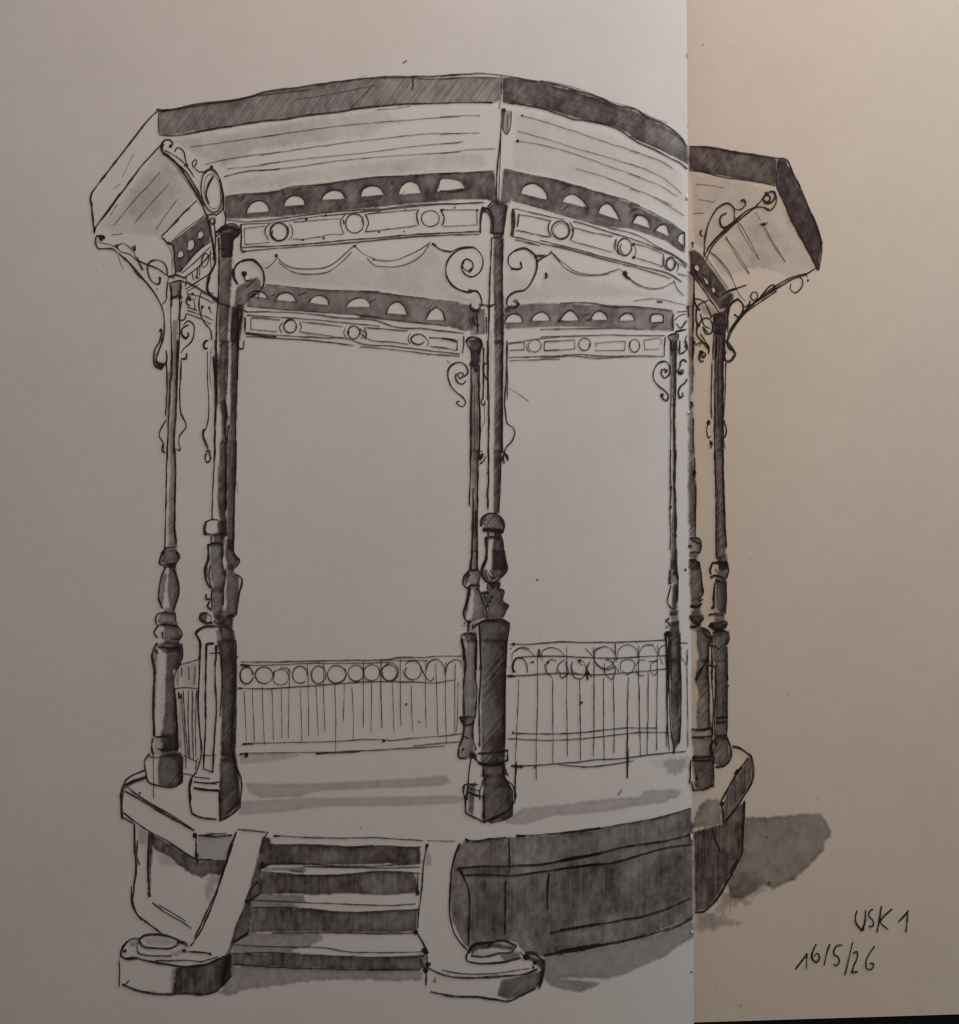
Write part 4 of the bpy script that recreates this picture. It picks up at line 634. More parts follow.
for t in ('S85,360 92,520 98,670', 'S135,345 140,520 148,670', 'S195,340 200,520 208,690', 'S252,350 258,520 262,660', 'S308,350 310,500 310,650', 'S358,230 352,450 350,650', 'S420,350 428,520 430,665', 'S465,200 470,420 472,635', 'S515,330 522,480 530,635', 'S562,200 562,420 570,615', 'S628,320 635,520 632,745', 'S685,320 680,550', 'S732,340 738,480 738,660', 'S800,190 800,400 800,585', 'S850,300 848,480 845,615', 'S905,190 905,400 912,590',
          'T10,120 8,300 12,525', 'T75,255 80,400 85,545', 'T122,110 122,300 125,515', 'T188,270 190,400 195,548', 'T275,120 272,300 278,525', 'T335,140 340,330 348,580', 'T395,130 392,380 400,615', 'T450,140 448,350 450,565', 'T470,250 460,550'): r1.L(t, w=.95, d=.68)
rg = Ink('ring_row', r1)
for cx, cy, rx, ry, w in ((100,272,6.5,8.3,1.9),(205,270,8.8,8.3,1.3),(305,282,8,8,.7),(420,268,7.6,8.6,1.2),(530,268,7.5,9,1.2),(640,265,9.2,8.8,1.4),(755,258,8,8,1.2),(850,255,8,8,1.2),(955,255,8,8,1.3)):
    rg.circ('S%g,%g' % (cx, cy), rx, ry, w=w, d=.8, a0=RNG.uniform(-1, 1), a1=RNG.uniform(5.6, 6.9))
for cx, cy, rx, ry in ((62,192,8,9),(195,180,9.2,9.6)): rg.circ('T%g,%g' % (cx, cy), rx, ry, w=1.2, d=.78, a0=-2.6, a1=3.2)
for t in ('T278,180 295,130 340,115 380,150 392,215', 'T395,190 410,140 445,120 480,125 490,160', 'T240,160 262,200 280,230 310,245 325,225', 'T160,160 150,200 180,235 200,240', 'S300,225 350,235 360,260', 'S265,240 262,290', 'S690,230 700,270', 'S800,220 800,280'): rg.L(t, w=1.2, d=.78)
r2 = Ink('drawn_railing', None, 'railing with two rows of rings along the back right side')
for t in ('V95,68 200,68 300,58 500,58 700,55 850,48', 'V150,128 300,125 420,130 600,135 720,128 870,122', 'V80,222 200,216 350,208 480,215 650,205 860,185', 'V115,495 250,498 400,495 520,482 650,470 800,470', 'V85,520 180,525 300,528 420,522 560,508 700,492 860,490', 'V100,655 220,648 400,635 520,622 640,615 740,602 940,580', 'V330,645 450,655 600,640 690,625', 'V890,60 950,62'): r2.L(t, w=1.15, d=.8)
r2.L('V100,650 160,655', w=3); r2.L('V80,220 125,220', w=2.6); r2.dot('V110,492', 1.4); r2.dot('V440,348', 1.3); r2.dot('V112,68', 1.8); r2.dot('V100,88', .8); r2.L('V235,90 235,130', w=2.8); r2.L('V600,62 602,120', w=1.8); r2.L('V465,205 468,240', w=3); r2.dot('V465,208', 2.2); r2.dot('V850,18', 2.4); r2.L('V845,20 850,300 848,560', w=1.4); r2.L('V858,20 858,300', w=1.3)
for t in ('V138,235 132,420 125,560 122,700', 'V228,130 228,350 222,560 222,720', 'V300,235 302,420 302,640', 'V368,80 368,350 372,605', 'V430,235 432,420 435,625', 'V498,80 500,350 497,608', 'V545,230 545,450 548,630', 'V592,220 595,400 594,590', 'V664,225 660,420 658,560 660,712', 'V713,75 715,350 722,605', 'V758,200 758,400 754,595', 'V805,70 800,350 800,575', 'V945,90 948,400 950,560', 'V665,560 660,710'): r2.L(t, w=1.1, d=.75)
r2.L('V660,500 658,640 660,712', w=1.6); r2.L('V128,630 122,720 118,830', w=1.6); r2.L('V212,650 215,665', w=2)
for t in ('V620,785 635,770', 'V612,785 620,790'): r2.L(t, w=1.2, d=.45)
rg = Ink('ring_row', r2, 'upper row of thin arched rings')
for t in ('V105,150 108,110 140,88 180,95 215,125', 'V120,105 150,80 190,90', 'V250,150 252,105 290,85 330,95 362,130', 'V455,88 480,110 500,140 520,170', 'V500,150 510,100 550,80 590,100 610,150', 'V610,130 620,90 660,70 700,90 712,130', 'V715,110 740,75 780,70 802,110', 'V810,120 820,80 840,72', 'V500,130 495,100 530,82', 'V918,80 915,130 945,165 948,120', 'V815,130 830,165'): rg.L(t, w=1.1, d=.7)
rg = Ink('ring_row', r2, 'lower row of rings')
for t in ('V115,205 112,160 130,132 155,135 175,170 180,205', 'V108,180 125,205', 'V190,160 210,150', 'V260,160 270,200 300,230', 'V275,210 270,165 295,140 322,150', 'V322,205 330,165 360,140', 'V330,190 345,230 370,215 365,150', 'V395,150 390,190 410,230 440,232 460,190 445,150 415,145', 'V480,150 465,190 490,225', 'V500,150 540,185 580,170 600,140', 'V550,160 552,210 580,238 600,210 580,150 555,140', 'V625,190 630,150 660,140 690,150 690,190 660,215 630,195', 'V700,170 715,145 745,145', 'V700,190 712,215 740,220', 'V770,195 775,160 805,140', 'V770,200 790,215 805,190', 'V385,165 400,200 425,215', 'V760,150 800,150', 'V420,150 445,170', 'V510,165 560,190 600,175 625,205'): rg.L(t, w=1.2, d=.75)
rg.L('V112,205 110,165 130,133 152,132', w=2); rg.dot('V278,155', 1.4); rg.dot('V430,145', 1.4); rg.dot('V205,152', 1.3)
r3 = Ink('drawn_railing', None, 'short bit of railing seen edge on between the two left columns')
r3.W('R390,160 420,140 420,280 390,290', d=.55, soft=3); r3.W('R425,150 520,125 520,280 425,290', d=.18, soft=3, mott=.5); r3.W('R405,300 430,330 435,660 405,650', d=.4, soft=3)
for t in ('R425,145 480,130 530,115', 'R380,292 450,285 530,292', 'R430,335 438,500 455,690 455,770', 'R470,300 468,500 480,720', 'R495,300 495,500 500,720', 'R520,300 512,500 515,700', 'R430,160 428,220', 'R470,160 475,240', 'R510,150 505,270', 'R440,300 450,500 470,700', 'R525,700 512,780', 'R440,690 520,730', 'R430,690 430,860', 'R440,800 500,810'): r3.L(t, w=1.3, d=.75)
# ---- platform
pf = Ink('drawn_platform', None, 'octagonal plinth of the bandstand with a projecting edge')
pf.L('Y125,190 165,165 215,145', w=2); pf.L('Y120,215 170,195 225,175', w=2.6); pf.W('Y110,225 150,195 225,172 225,190 160,210 120,235', d=.8); pf.L('Y125,190 105,240 105,370 160,400', w=2.3); pf.L('Y115,235 105,300 108,380', w=1.8)
pf.L('Y120,245 200,290 300,350 455,435', w=2.2); pf.L('Y145,240 250,310 350,365 440,425', w=1.5); pf.L('Y130,225 240,300 330,350', w=1.1, d=.7); pf.dot('Y190,255', 1.2); pf.L('Y110,345 160,385 240,440 300,470 400,535 460,575', w=1.8); pf.L('Y462,445 458,575', w=2.0); pf.L('Y445,450 465,452', w=3); pf.dot('Y455,458', 2.2)
pf.L('Y470,458 560,450 610,448', w=1.2, d=.8); pf.L('Y470,455 560,462 635,455', w=1.8); pf.W('Y468,465 560,460 640,462 600,575 470,572', d=.30, soft=2); pf.L('Y460,575 520,575 600,578', w=1.6)
pf.L('a255,75 400,82 600,86 750,84 959,92 b0,92 110,98', w=1.3, d=.85); pf.L('a255,76 290,76', w=2.2)
pf.L('b310,92 340,100 420,92 510,82', w=2.0); pf.L('b312,90 330,105', w=2.6); pf.L('b555,75 640,72 800,60 959,38 c0,255 150,238 300,212 450,185 560,155 630,135', w=1.6); pf.L('b555,76 600,76', w=2.6)
pf.L('X440,30 480,40 530,75', w=2.6); pf.L('X530,72 540,110 540,190 500,265 470,310 400,400', w=2.2); pf.L('X520,85 470,150 430,220 390,290', w=2.2); pf.L('X470,140 455,165 490,130', w=3); pf.L('X390,290 395,340 400,395', w=2.0); pf.dot('X395,305', 2.4); pf.L('X500,290 495,430 488,550', w=2.2)
ed = Ink('plinth_wall', pf, 'dark hatched right-hand wall of the plinth')
ed.W('X525,80 540,120 535,190 500,260 400,395 398,300 440,210', d=.74, mott=.15, streak=.15); ed.W('X500,300 495,430 485,550 430,650 335,800 265,825 258,440 330,420 400,400 450,330', d=.78, mott=.2, streak=.12)
ed.W('X285,320 320,285 370,275 388,300 390,400 330,415 258,420 258,380', d=.52, rag=1.5, mott=.2); ed.H('X405,300 520,90 535,180 405,380', [], 92, 4, w=.8, d=.5); ed.H('X270,440 490,330 485,540 330,790 270,810', [], 93, 4.5, w=.9, d=.5)
ed.L('X488,550 430,660 335,800 300,825 262,826', w=2.4); ed.L('X430,640 470,570', w=1.8); ed.L('X345,420 370,500 385,540', w=2, d=.7)
sl = Ink('plinth_wall', pf, 'broad dark front wall of the plinth with vertical hatching')
sl.W('b275,130 310,100 420,96 510,86 540,82 640,78 800,66 959,44 c150,244 300,216 450,190 560,160 632,140 640,400 638,660 560,690 400,745 300,775 0,835 b959,600 830,625 690,655 600,640 560,590 490,570 330,620 290,570 250,480 240,370 250,250', d=.66, mott=.22, streak=.10, rim=.08)
sl.W('b320,290 510,290 500,570 330,600', d=.16, soft=3, mott=.2); sl.W('c0,420 350,370 630,310 630,570 460,620 0,700', d=.16, soft=5, mott=.4); sl.W('b280,225 510,225 520,275 310,275', d=.3)
sl.W('c440,380 630,330 636,640 480,690', d=.16, soft=6)
for x in range(540, 950, 14): sl.L('b%g,%g %g,%g' % (x, 95 - (x-540)*.1, x + 2, 170 - (x-540)*.05), w=.65, d=.13)
for x in range(10, 630, 13): sl.L('c%g,%g %g,%g' % (x, 262 - x*.18, x + 2, 350 - x*.14), w=.65, d=.12)
for x in range(520, 950, 12): sl.L('b%g,%g %g,%g %g,%g' % (x, 270 - (x-520)*.08, x+1, 380, x + 2, 510 + 60*RNG.rand()), w=.65, d=.12)
for x in range(20, 632, 10): sl.L('c%g,%g %g,%g %g,%g' % (x, 420 - x*.14, x+1, 520, x + 1, 640 - x*.05 + 50*RNG.rand()), w=.65, d=.13)
for x in range(340, 500, 14): sl.L('b%g,300 %g,560' % (x, x + 3), w=.65, d=.12)
for t in ('b275,230 400,222 520,220 700,210 830,180 959,160 c0,390 180,352 300,322 450,300 560,280 632,258', 'b305,265 400,262 540,265 700,245 830,225 959,210 c0,425 100,412 240,398 400,355 540,320 632,310'): sl.L(t, w=2.0, d=.9)
sl.L('b522,85 525,180 525,255', w=1.8); sl.L('b505,290 505,450 505,550', w=2.0); sl.L('b715,255 708,350 708,430', w=1.7); sl.L('b275,230 300,265 325,320 335,380 330,480 328,600', w=1.9); sl.L('b720,540 830,520 959,495 c0,720 250,680 450,640 632,565', w=1.5, d=.85); sl.L('c300,670 400,655', w=1.2)
sl.L('b690,650 830,620 959,596', w=3); sl.L('c0,830 150,800 300,772 480,725 560,700 636,660', w=3.0); sl.L('c0,820 100,800', w=3); sl.L('b370,350 370,520', w=.9, d=.5); sl.L('b290,230 310,290', w=2.2)
ll = Ink('plinth_wall', pf, 'light left-hand wall of the plinth with a dark band under the edge')
ll.W('Y235,445 300,475 400,540 460,580 600,580 590,650 520,640 490,665 430,635 380,600 330,560 260,520', d=.78, mott=.15, rag=.8); ll.W('Y250,500 340,550 400,600 350,620 270,600', d=.22, soft=5, mott=.5); ll.W('Y560,640 585,650 545,740 520,790 490,710 520,650', d=.32, soft=4, rag=2); ll.W('Y170,405 235,440 225,520 175,500', d=.32, soft=4); ll.W('Y232,440 262,460 245,600 240,740 228,740', d=.78)
ll.L('Y165,400 165,500 172,640 160,720 155,780 185,845 200,865', w=2.0); ll.L('Y180,480 178,560 190,600', w=1.4); ll.L('Y150,700 155,790 185,850', w=1.3); ll.L('Y185,845 240,885 300,930', w=1.7); ll.L('Y235,455 230,600 238,748', w=1.8); ll.dot('Y238,746', 1.6); ll.L('Y250,780 310,825 400,875 440,905', w=1.3); ll.L('Y280,790 350,830 410,868', w=1.0); ll.L('Y470,540 468,600', w=1.7)
fs = Ink('floor_shading', pf, 'pale grey wash strokes across the floor')
fs.W('g246,783 300,784 360,781 420,778 446,775 450,782 440,786 380,788 320,791 300,797 262,798 249,792', d=.27, soft=2, rim=.25); fs.W('g238,802 262,800 300,798 360,797 420,796 450,795 470,797 460,803 400,806 330,806 280,812 240,815', d=.25, soft=2, rim=.2)
fs.W('V70,905 160,855 300,840 500,818 640,800 720,800 740,770 850,762 920,770 900,800 820,830 700,845 560,870 420,885 300,890 180,930 80,930', d=.30, soft=2, rag=1, rim=.25); fs.W('V830,640 860,612 959,600 959,660 890,710 850,690', d=.27, soft=4, rag=2); fs.W('g640,761 660,756 688,754 688,772 672,778 664,772', d=.10, soft=5)
fs.W('g150,738 175,735 200,745 190,775 180,770', d=.06, soft=4); fs.dot('a675,38', .9, .4)
# ---- steps
st = Ink('drawn_steps', None, 'flight of four steps between two low side walls')
for i, (pts, dd) in enumerate((('a235,120 400,118 660,130 959,128 b110,125 100,205 b0,215 a800,208 640,215 400,212 245,212', .80), ('a200,250 400,262 600,260 750,245 959,255 b70,255 90,345 0,355 a880,355 780,362 600,350 450,360 350,352 190,355', .78), ('a140,425 400,425 600,442 740,440 900,432 959,430 b85,420 78,530 0,540 a800,540 600,538 400,535 250,535 150,540', .78), ('a60,640 250,640 450,650 700,660 959,652 b120,650 125,715 0,718 a700,718 500,712 300,705 60,700', .76))):
    rs = Ink('riser', st); rs.W(pts, d=dd - .05, mott=.2, streak=.07); rs.H(pts, [], 88, 3.2, w=.7, d=.26)
    rs.L(('a245,118 400,118 500,122 650,128 800,124 959,128 b105,126', 'a190,248 300,255 400,264 600,262 750,248 880,250 959,256', 'a150,420 300,420 400,424 600,442 740,440 900,432 959,432', 'a55,640 250,636 450,650 700,658 959,652 b120,650')[i], w=1.6, d=.8)
    rs.L(('a220,212 400,210 600,222 800,218 959,208', 'a330,240 400,252', 'a250,540 400,540 600,540 800,545 940,540', 'a60,690 200,702 400,712 700,718 959,716')[i], w=1.4, d=.8)
for t in ('a130,385 250,388 400,395 600,402 800,410 940,402', 'a400,222 600,228 800,230 959,225', 'a60,598 200,605 350,608 500,612 600,630 700,635 959,632 b110,632', 'a640,130 740,120'): st.L(t, w=1.2, d=.8)
st.W('a140,390 200,355 400,358 410,395 340,400 400,415 300,425 150,425', d=.48); st.W('a60,590 140,540 490,545 500,575 430,605 330,625 420,640 380,650 60,640', d=.45, rag=1.2); st.W('a205,230 400,225 420,245 380,250 330,240 210,245', d=.5); st.W('a60,700 300,706 700,718 959,716 b125,718 110,765 0,770 a860,775 700,765 480,768 400,775 240,800 110,815 40,840 0,830 20,790', d=.42, rag=1.2, rim=.2)
wl = Ink('side_wall', st, 'light sloping left side wall ending in a rounded block')
wl.W('a205,80 238,86 248,125 246,214 205,232 198,255 200,348 150,392 146,425 148,536 60,592 50,690 20,790 0,800 0,690 50,600 90,480 120,395 150,300 190,150', d=.78, mott=.15); wl.L('a80,55 60,100 20,230 0,290', w=1.6); wl.L('Y650,450 610,580 560,720 500,850 455,950', w=1.9); wl.L('Z765,0 720,130 660,300 600,430 545,515', w=1.7); wl.L('a80,45 140,48 220,58', w=1.3, d=.8); wl.L('a230,55 210,90 190,160', w=1.5); wl.L('a125,395 195,350', w=2.2); wl.L('a60,590 135,545', w=2.2); wl.dot('a205,215', 2.6); wl.L('a185,235 230,212', w=2.4); wl.dot('a48,650', 2); wl.L('a120,395 150,330 185,290', w=1.7); wl.L('a60,580 85,490 110,440', w=1.5); wl.L('Z800,490 890,435', w=2); wl.L('a45,655 10,770', w=3); wl.W('a30,640 55,640 50,720 15,800 0,790', d=.9)
nb = Ink('end_block', wl, 'rounded block with a round knob and a dark right half')
nb.L('Z120,570 150,590 200,585 260,600 400,625 520,638 620,628 720,590 750,575', w=2.2); nb.L('Z125,570 130,540 165,490 205,470 235,475', w=2.4); nb.L('Z115,590 118,680 115,765', w=1.4); nb.L('Z130,742 200,775 280,795 400,805 520,800 600,808 700,785 790,690', w=2.3); nb.L('Z150,745 175,720', w=1.8); nb.L('Z160,595 225,590', w=2); nb.L('Z230,480 260,455 330,447 400,455 470,480 500,500', w=2.2); nb.L('Z460,490 510,500 525,520', w=3.4); nb.L('Z235,480 250,510 330,528 430,525 470,505', w=2.2); nb.L('Z220,515 230,555 280,572 360,575 430,575', w=1.4); nb.L('Z330,600 400,605 500,600 620,605 660,595 710,580', w=1.4); nb.L('Z520,550 600,552 660,560', w=1.6); nb.dot('Z505,545', 2); nb.dot('Z660,562', 1.6); nb.dot('Z150,545', 2)
nb.W('Z250,470 330,455 440,475 470,505 400,522 290,515', d=.22, soft=3, mott=.4); nb.W('Z430,545 510,520 530,545 470,580 390,580', d=.38, soft=3); nb.W('Z455,645 520,640 640,625 740,585 790,600 780,680 700,780 600,805 440,798', d=.80, mott=.15, streak=.15); nb.W('Z430,650 460,645 445,795 430,790', d=.4); nb.W('Z180,490 240,480 240,510 180,520', d=.45); nb.W('Z740,580 800,580 790,690 760,680', d=.6); nb.W('Z260,780 400,795 440,790 430,808 300,800', d=.35)
wr = Ink('side_wall', st, 'light curved right side wall ending in a rounded block')
wr.W('b130,130 150,180 155,218 120,218', d=.3, soft=2); wr.L('b130,120 115,200 105,330 90,440 85,520', w=1.6); wr.L('b285,115 258,190 245,280 238,370 240,460 260,540 300,600 325,625', w=1.8); wr.L('b130,98 200,100 265,102', w=1.0, d=.6); wr.L('b285,112 275,150', w=2.4); wr.dot('b130,122', 1.8); wr.L('b85,260 85,345', w=1.6); wr.dot('b85,350', 2.4); wr.dot('b75,535', 2.6); wr.L('b75,535 110,590 130,640', w=1.8); wr.dot('b122,625', 3.4); wr.L('b118,612 128,645', w=3.4); wr.L('b128,650 132,700', w=2.4); wr.dot('b132,692', 2.8); wr.L('b125,710 126,795', w=2); wr.dot('b122,720', 2.6); wr.W('b90,640 120,650 125,700 100,710', d=.5)
nb = Ink('end_block', wr, 'rounded block with a round knob, dark at its right end')
nb.L('b135,710 200,740 280,755 380,755 500,748 600,738 660,715', w=2.2); nb.L('b200,720 300,735 450,735 560,720 620,710', w=1.2, d=.8); nb.L('b145,822 250,845 380,850 450,860 520,868 580,840 650,808', w=2.4); nb.L('b320,640 320,670 360,685 440,685 520,675 580,660', w=1.8); nb.L('b325,640 350,605 420,590 500,580 560,605', w=2.6); nb.L('b340,650 400,655 470,640 540,628 560,605', w=2.4); nb.L('b330,625 350,600 440,585', w=2); nb.L('b420,605 480,575 500,575 540,595', w=1.6); nb.L('b600,635 640,640 690,680', w=3.4); nb.L('b690,670 685,740 668,808', w=3.6); nb.dot('b605,655', 3.2); nb.dot('b648,685', 2); nb.dot('b640,705', 1.5); nb.L('b575,630 600,660', w=1.4); nb.L('b160,770 175,775', w=1.3); nb.L('b165,755 172,768', w=1.0)
nb.W('b490,765 600,745 665,725 660,800 590,835 520,860 465,840', d=.72, mott=.2); nb.W('b340,610 440,588 550,605 540,625 470,612 380,620 345,640', d=.8); nb.W('b480,650 570,630 580,665 500,675', d=.6); nb.W('b600,640 690,680 680,720 640,680 600,660', d=.8); nb.W('b660,740 690,700 680,770 660,805', d=.85); nb.W('b345,630 480,625 460,640 380,655 345,650', d=.2)
# ---- painted cast shadow on the ground
cs = Ink('drawn_cast_shadow', None, 'grey wash shadow on the ground behind and below the plinth')
cs.W('X502,370 560,370 630,370 740,358 835,352 868,352 885,378 905,400 915,440 912,465 885,490 880,530 845,570 790,620 740,670 690,690 640,715 600,690 500,760 440,760 420,690 490,560', d=.50, soft=2.2, rag=.7, rim=.24, mott=.16, tex=.08)
cs.W('X340,800 430,680 500,600 640,690 600,750 500,800 400,840 350,850', d=.34, soft=9, rag=4, mott=.3, rim=0); cs.W('X265,840 330,815 430,850 540,872 420,905 300,925 265,930', d=.26, soft=4, rag=2, mott=.3, rim=.05); cs.W('c650,640 760,600 850,640 780,700 650,730', d=.14, soft=10, rag=3, rim=0)
cs.dot('X620,685', 1.3, .6); cs.dot('X610,465', .9, .6); cs.dot('X640,465', .8, .5); cs.L('X432,690 432,840', w=.9, d=.3)
cs.W('b690,660 830,632 959,605 c0,840 300,782 480,735 560,710 636,668 640,755 580,785 490,850 400,890 300,935 230,950 0,950 b959,780 940,800 860,825 780,815 720,790 690,760', d=.47, soft=2.2, rag=.7, rim=.16, mott=.08, tex=.08)
# ---- handwriting
hw = Ink('handwriting', None, 'handwritten note USK 1 and the date 16/5/26')
for t in ('d470,415 462,450 475,490 495,510 508,470 512,412', 'd548,408 532,415 528,440 548,465 545,490 525,490', 'd588,392 578,450 565,520', 'd640,405 590,455 585,462 620,508', 'd668,470 700,435 715,415 710,470 705,518'): hw.L(t, w=1.8, d=.95, wob=.1)
for t in ('d175,695 205,655 230,620 228,660 226,697', 'd275,575 258,610 258,650 275,660 288,635 280,620 265,635', 'd340,575 325,620 312,678', 'd365,590 358,625 380,640 385,660 370,678 355,672', 'd362,592 385,580 402,582', 'd450,565 432,640 412,725', 'd450,620 470,612 472,635 455,680 445,712 475,708', 'd555,585 530,620 512,665 518,695 540,695 548,670 530,668'): hw.L(t, w=1.7, d=.95, wob=.1)
# ---- stray specks and pencil ticks of the artist
Ink('pen_tick').L('B685,15 695,8 704,0', w=1.4)
Ink('pen_tick').L('B480,85 510,68', w=.8, d=.3)
Ink('pen_tick').L('L625,380 700,425 790,490', w=1.0, d=.55)
Ink('ink_speck').dot('U857,240', 1.1)
Ink('ink_speck').dot('P365,78', 1.3)
Ink('ink_speck').dot('D808,500', .9)
Ink('ink_speck').dot('D190,240', .6, .5)
Ink('ink_speck').dot('f500,268', .8, .5)
Ink('pen_tick').L('f400,320 403,350', w=1.6, d=.4)
Ink('pen_tick').L('f408,745 406,765', w=1.4, d=.35)
Ink('ink_speck').dot('e549,192', 1.2, .55)
Ink('pen_tick').L('e690,275 700,305', w=1, d=.35)
Ink('ink_speck').dot('e845,390', 1.0, .45)
Ink('ink_speck').dot('I905,540', .6, .3)
Ink('pen_tick').L('c275,70 300,42', w=1.4, d=.4)
Ink('ink_speck').dot('E98,303', .6, .4)
Ink('ink_speck').dot('U880,660', .7, .35)
Ink('ink_speck').dot('O880,870', .8, .35)
Ink('ink_speck').dot('c632,920', 1.0, .5)
Ink('ink_speck').dot('X850,280', .9, .3)
Ink('ink_speck').dot('W885,205', .8, .35)
Ink('ink_speck').dot('f690,285', .6, .3)
Ink('pen_tick').L('D410,320 440,330', w=.7, d=.4)

# ---------------------------------------------------------------- the sketchbook itself
root = bpy.data.objects.new('sketchbook', None); C.objects.link(root)
root['label'] = 'open sketchbook with an ink and wash drawing of an octagonal bandstand across its fold'
root['category'] = 'sketchbook'

def mesh_obj(name, v, f, mat, parent, label=None, smooth_=True):
    me = bpy.data.meshes.new(name); me.from_pydata([tuple(map(float, p)) for p in v], [], f); me.update()
    me.materials.append(mat)
    if smooth_: me.polygons.foreach_set('use_smooth', [True] * len(f))
    o = bpy.data.objects.new(name, me); C.objects.link(o); o.parent = parent
    if label: o['label'] = label
    return o

def sheet(xs, ytop, ybot, ny, dz, thick):
    """a sheet of paper that follows the page surface, with thickness"""
    nx = len(xs); top = []
    for j in range(ny + 1):
        for x, (a, b) in zip(xs, zip(ytop, ybot)):
            y = a + (b - a) * j / ny; top.append((x(y) if callable(x) else x, y))
    t = np.array(top); vt = place(t[:,0], t[:,1], dz); vb = vt.copy(); vb[:,2] = thick(vt) if callable(thick) else vt[:,2] - thick
    f = []; n = len(vt)
    for j in range(ny):
        for i in range(nx - 1):
            q = (j*nx+i, (j+1)*nx+i, (j+1)*nx+i+1, j*nx+i+1); f.append(q); f.append(tuple(n + k for k in reversed(q)))
    ring = [i for i in range(nx)] + [j*nx+nx-1 for j in range(1, ny+1)] + [ny*nx+i for i in range(nx-2, -1, -1)] + [j*nx for j in range(ny-1, 0, -1)]
    m = len(ring); rt, rb = vt[ring], vb[ring]
    for i in range(m): j = (i + 1) % m; f.append((2*n + i, 2*n + j, 2*n + m + j, 2*n + m + i))
    return np.concatenate([vt, vb, rt, rb]), f

def side(left, dz, thick, grow=0.0):
    ks = np.concatenate([np.linspace(0, 0.16, 46), np.linspace(0.17, 1, 40)])
    if left:
        ks = ks[::-1]
        xs = [(lambda y, k=k: gut(y) - k * (757 + grow)) for k in ks]
        yt = [-46 - grow - 2 * k for k in ks]; yb = [1034 + grow + 6 * k for k in ks]
    else:
        xs = [(lambda y, k=k: gut(y) + k * (757 + grow)) for k in ks]
        yt = [-46 - grow - 20 * k for k in ks]; yb = [1022.5 + grow - 23.5 * k for k in ks]
    return sheet(xs, yt, yb, 60, dz, thick)

v, f = side(True, 0.0, 0.00018); mesh_obj('page', v, f, PAPER, root, 'grey-lit page on the left of the fold, carrying most of the drawing')
v, f = side(False, 0.0, 0.00018); mesh_obj('page', v, f, PAPER2, root, 'cream page tinted for warm light, on the right of the fold, with the handwritten date')
v, f = side(True, -0.0003, lambda p: 0.0032, -1.5); mesh_obj('page_block', v, f, EDGE, root, smooth_=False)
v, f = side(False, -0.0003, lambda p: 0.0032, -1.5); mesh_obj('page_block', v, f, EDGE, root, smooth_=False)
# hard cover, a little larger than the pages
cv, cf = [], []
def slab(x0, x1, ya0, ya1, yb0, yb1, z0, z1):
    n = len(cv)
    for z in (z0, z1):
        for x, y in ((x0, yb0), (x1, yb1), (x1, ya1), (x0, ya0)): cv.append(((x - CX) * U, (CY - y) * U, z))
    for q in ((3,2,1,0), (4,5,6,7), (0,1,5,4), (1,2,6,5), (2,3,7,6), (3,0,4,7)): cf.append(tuple(n + i for i in q))
slab(-82, 684, -62, -60, 1050, 1046, 0.0006, 0.0030)
slab(696, 1462, -60, -80, 1044, 1020, 0.0006, 0.0030)
slab(684, 696, -60, -60, 1046, 1044, 0.0004, 0.0022)
mesh_obj('cover', cv, cf, COVER, root, 'black hard cover showing as a dark strip below the right page', False)
# torn specks of paper in the fold
for y, h in ((195, 8), (412, 5), (840, 10), (935, 5)):
    x = float(gut(y)); z = float(zsurf(x, y)) + 0.0005
    tv = [((x + dx - CX) * U, (CY - y - dy) * U, z + dz) for dx, dy, dz in ((-0.8, -h/2, -.0003), (0.9, -h/3, -.0001), (1.1, h/3, -.0001), (-0.5, h/2, -.0003), (0.1, 0, .0001))]
    mesh_obj('torn_paper_speck', tv, [(i, (i + 1) % 4, 4) for i in range(4)] + [(3, 2, 1, 0)], THREAD, root)

for k in Ink.allk: k.build(root)

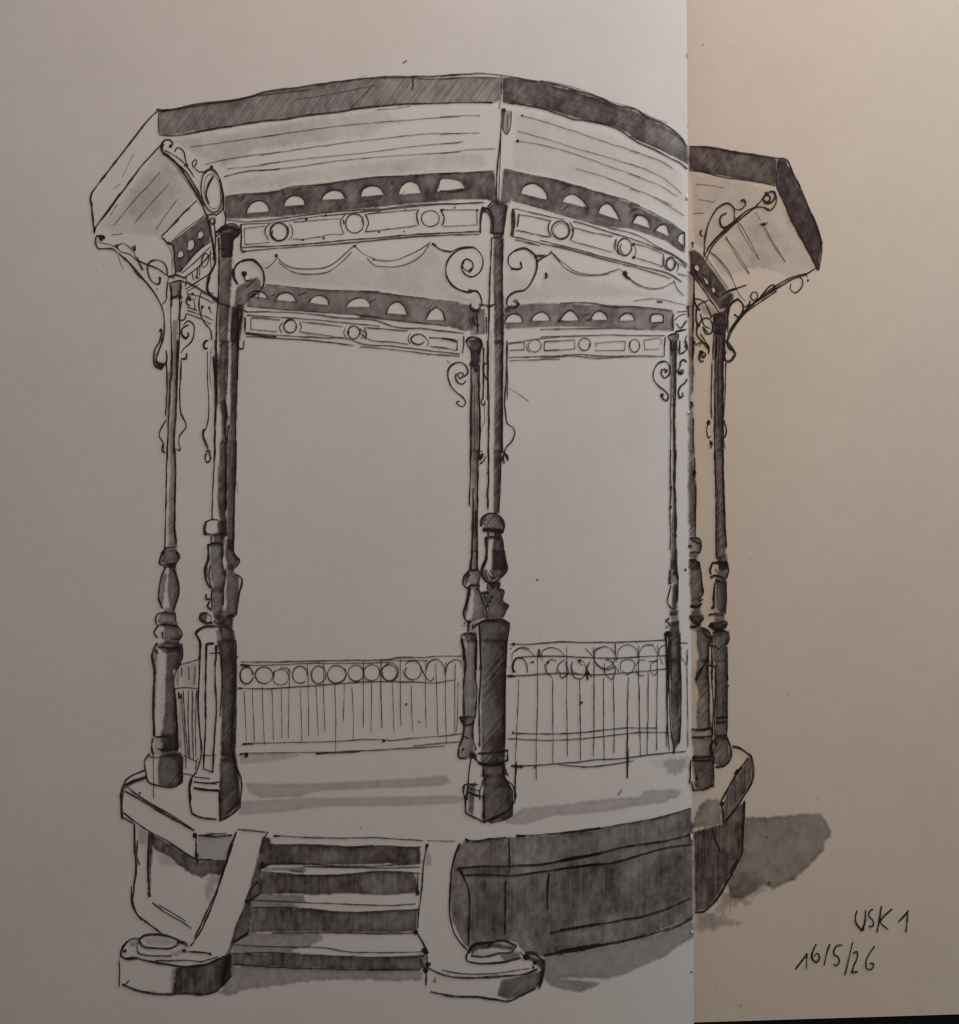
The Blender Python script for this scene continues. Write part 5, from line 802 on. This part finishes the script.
# table under the book
tb = bpy.data.meshes.new('table_top')
tb.from_pydata([(-.9,-.7,-.03), (.9,-.7,-.03), (.9,.7,-.03), (-.9,.7,-.03), (-.9,-.7,0), (.9,-.7,0), (.9,.7,0), (-.9,.7,0)], [],
    [(3,2,1,0), (4,5,6,7), (0,1,5,4), (1,2,6,5), (2,3,7,6), (3,0,4,7)])
tb.materials.append(TABLE); to = bpy.data.objects.new('table_top', tb); C.objects.link(to); to['kind'] = 'structure'
to['label'] = 'dark table top under the sketchbook'

# ---------------------------------------------------------------- light, camera
def lamp(name, loc, target, energy, col, sx, sy):
    l = bpy.data.lights.new(name, 'AREA'); l.shape = 'RECTANGLE'; l.size = sx; l.size_y = sy; l.energy = energy; l.color = col
    o = bpy.data.objects.new(name, l); C.objects.link(o); o.location = loc
    from mathutils import Vector
    o.rotation_euler = (Vector(target) - Vector(loc)).to_track_quat('-Z', 'Y').to_euler()
    return o
lamp('warm_lamp', (0.09, 0.33, 0.36), (0.03, 0.05, 0), 1.0, (1.0, 0.825, 0.70), 0.12, 0.12)
lamp('cool_window', (0.43, 0.42, 0.16), (0.05, 0.10, 0), 2.45, (0.58, 0.82, 1.0), 0.16, 0.16)

w = bpy.data.worlds.new('World'); bpy.context.scene.world = w; w.use_nodes = True
w.node_tree.nodes['Background'].inputs[0].default_value = (1.0, 0.93, 0.88, 1)
w.node_tree.nodes['Background'].inputs[1].default_value = 0.095

cam = bpy.data.cameras.new('camera'); co = bpy.data.objects.new('camera', cam); C.objects.link(co)
co.location = (0, 0, CAMH); cam.sensor_fit = 'HORIZONTAL'; cam.sensor_width = 36.0
cam.lens = 36.0 * (CAMH - HPAGE) / (959 * U); cam.clip_start = 0.01; cam.clip_end = 20
sc = bpy.context.scene; sc.camera = co
sc.view_settings.view_transform = 'Standard'; sc.view_settings.look = 'None'
sc.view_settings.exposure = 0; sc.view_settings.gamma = 1
sc.cycles.transparent_max_bounces = 24
sc.cycles.pixel_filter_type = 'BLACKMAN_HARRIS'; sc.cycles.filter_width = 1.3
